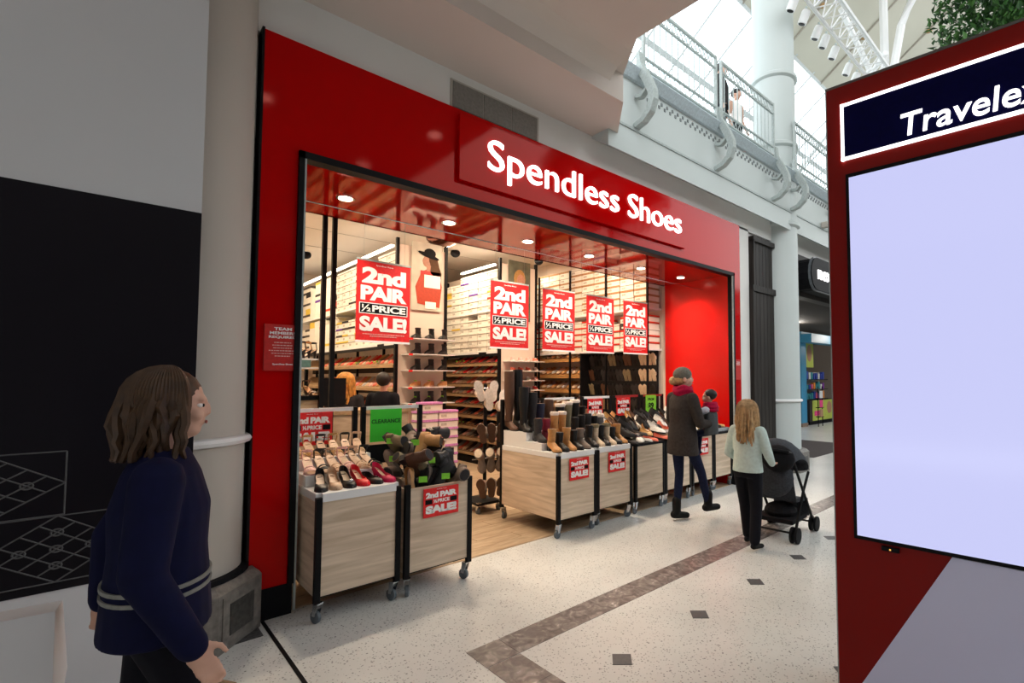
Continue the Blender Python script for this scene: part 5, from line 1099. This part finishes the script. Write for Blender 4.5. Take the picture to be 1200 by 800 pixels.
# --- woman in the left foreground, navy jacket
J4 = stand(ell=(-.14, .23, 1.13), wrl=(-.16, .27, .90), elr=(-.02, -.24, 1.10), wrr=(.10, -.22, .86), knl=(-.05, .09, .52), anl=(-.22, .09, .16), tol=(-.12, .10, .05), knr=(.16, -.09, .50), anr=(.18, -.09, .085), tor=(.33, -.10, .03), hnr=(0, .8, -.3))
def jack4(mb, V, s, M, hs):
    loft(mb, [(0, 0, .86 * s, .15 * s, .20 * s), (0, 0, 1.0 * s, .14 * s, .185 * s), (0, 0, 1.12 * s, .13 * s, .17 * s), (0, 0, 1.26 * s, .135 * s, .18 * s), (0, 0, 1.37 * s, .105 * s, .18 * s), (0, 0, 1.45 * s, .068 * s, .085 * s)])
    for q in 'lr': cap(mb, V('sh' + q), V('el' + q), .072 * s, .060 * s); cap(mb, V('el' + q), V('wr' + q), .058 * s, .045 * s)
def stripes(mb, V, s, M, hs):
    for z in (1.03, 1.00): mb.rings([[(.0 + (.1375 + t) * s * cos(a), (.182 + t) * s * sin(a), (z + dz) * s) for t, dz in ((0, -.006), (.006, -.006), (.006, .006), (0, .006))] for a in [2 * pi * j / 36 for j in range(36)]], closed=True)
F1 = make_person('person', 'brown-haired woman in navy jacket walking past in the left foreground', (.165, 2.08, 0), R(-8), 1.585, J4, dict(arm=JACK, fore=JACK, hand=SKIN, leg=TRB, foot=BOOT, top=JACK, neck=SKIN),
    [garment('jacket', JACK, jack4, .009), plain('hem_stripe', mat('stripe_grey', (.22, .22, .20), .6), stripes), plain('hair', HBR, longhair(8, .20, 52, .019, 62))], 0, .0075)
wb = thing('shopping_bag', 'large white paper bag carried by the woman in the left foreground', 'bag', (-.30, 2.42, .40), R(-8))
WB = mat('bag_white', (.66, .66, .68), .6, noise=(2, .04)); b = MB(); b.rings([[(-.24, -.09, 0), (.24, -.09, 0), (.24, .09, 0), (-.24, .09, 0)], [(-.26, -.10, .2), (.26, -.10, .2), (.26, .10, .2), (-.26, .10, .2)], [(-.25, -.05, .44), (.25, -.05, .44), (.25, .05, .44), (-.25, .05, .44)]]); b.build('body', WB, wb)
for y in (-.05, .05): MB().tube([(-.10, y, .43), (-.07, y * .5, .52), (.07, y * .5, .52), (.10, y, .43)], .005, 6).build('handle', WB, wb)
tb = thing('handbag', 'tan leather handbag in the right hand of the foreground woman', 'bag', (.27, 1.86, .36), R(-8))
LE = mat('tan_leather', (.28, .18, .10), .6, noise=(20, .2)); b = MB(); b.rings([[(x * w, y * d, z) for x, y in ((-1, -.6), (-.7, -1), (.7, -1), (1, -.6), (1, .6), (.7, 1), (-.7, 1), (-1, .6))] for z, w, d in ((0, .13, .05), (.02, .15, .065), (.14, .145, .06), (.22, .12, .03))]); b.build('body', LE, tb, True)
MB().tube([(-.08, 0, .21), (-.06, 0, .30), (.0, 0, .335), (.06, 0, .30), (.08, 0, .21)], .008, 8).build('handle', LE, tb, True)
# --- shoppers inside and people upstairs
SK2 = mat('top_dark', (.02, .018, .02), .8)
make_person('person', 'shopper with long golden hair at the sales counter', (2.28, 6.75, 0), R(60), 1.62, stand(), dict(arm=SK2, fore=SKIN, hand=SKIN, leg=TRB, foot=BOOT, top=SK2, neck=SKIN), [plain('hair', mat('hair_golden', (.50, .24, .05), .5, noise=(20, .4)), longhair(4, .30, 40, .024, 40)), garment('jumper', SK2, top3, .014)], 0, .014)
make_person('person', 'dark-haired shopper in black beside the golden-haired shopper', (2.76, 6.75, 0), R(40), 1.64, stand(), dict(arm=TRB, fore=TRB, hand=SKIN, leg=TRB, foot=BOOT, top=TRB, neck=SKIN), [plain('hair', HDK, lambda mb, V, s, M, hs: mb.ell(M @ Vector((-.022, 0, .03)), [.112 * hs, .092 * hs, .10 * hs], None, 16, 10)), garment('jumper', TRB, top3, .014)], 0, .014)
make_person('person', 'person in dark top leaning at the upstairs railing, left one', (7.15, 4.25, 5.12), R(-70), 1.58, stand(), dict(arm=SKIN, fore=SKIN, hand=SKIN, leg=TRB, foot=BOOT, top=SK2, neck=SKIN), [plain('hair', HDK, lambda mb, V, s, M, hs: mb.ell(M @ Vector((-.022, 0, .045)), [.104 * hs, .085 * hs, .088 * hs], None, 16, 10)), garment('jumper', SK2, top3, .014)], 0, .014)
make_person('person', 'shorter person with dark hair behind the upstairs railing, right one', (7.72, 4.30, 5.12), R(-100), 1.40, stand(), dict(arm=SKIN, fore=SKIN, hand=SKIN, leg=TRB, foot=BOOT, top=PRINT, neck=SKIN), [plain('hair', HDK, lambda mb, V, s, M, hs: mb.ell(M @ Vector((-.022, 0, .045)), [.110 * hs, .09 * hs, .09 * hs], None, 16, 10))], 0, .014)
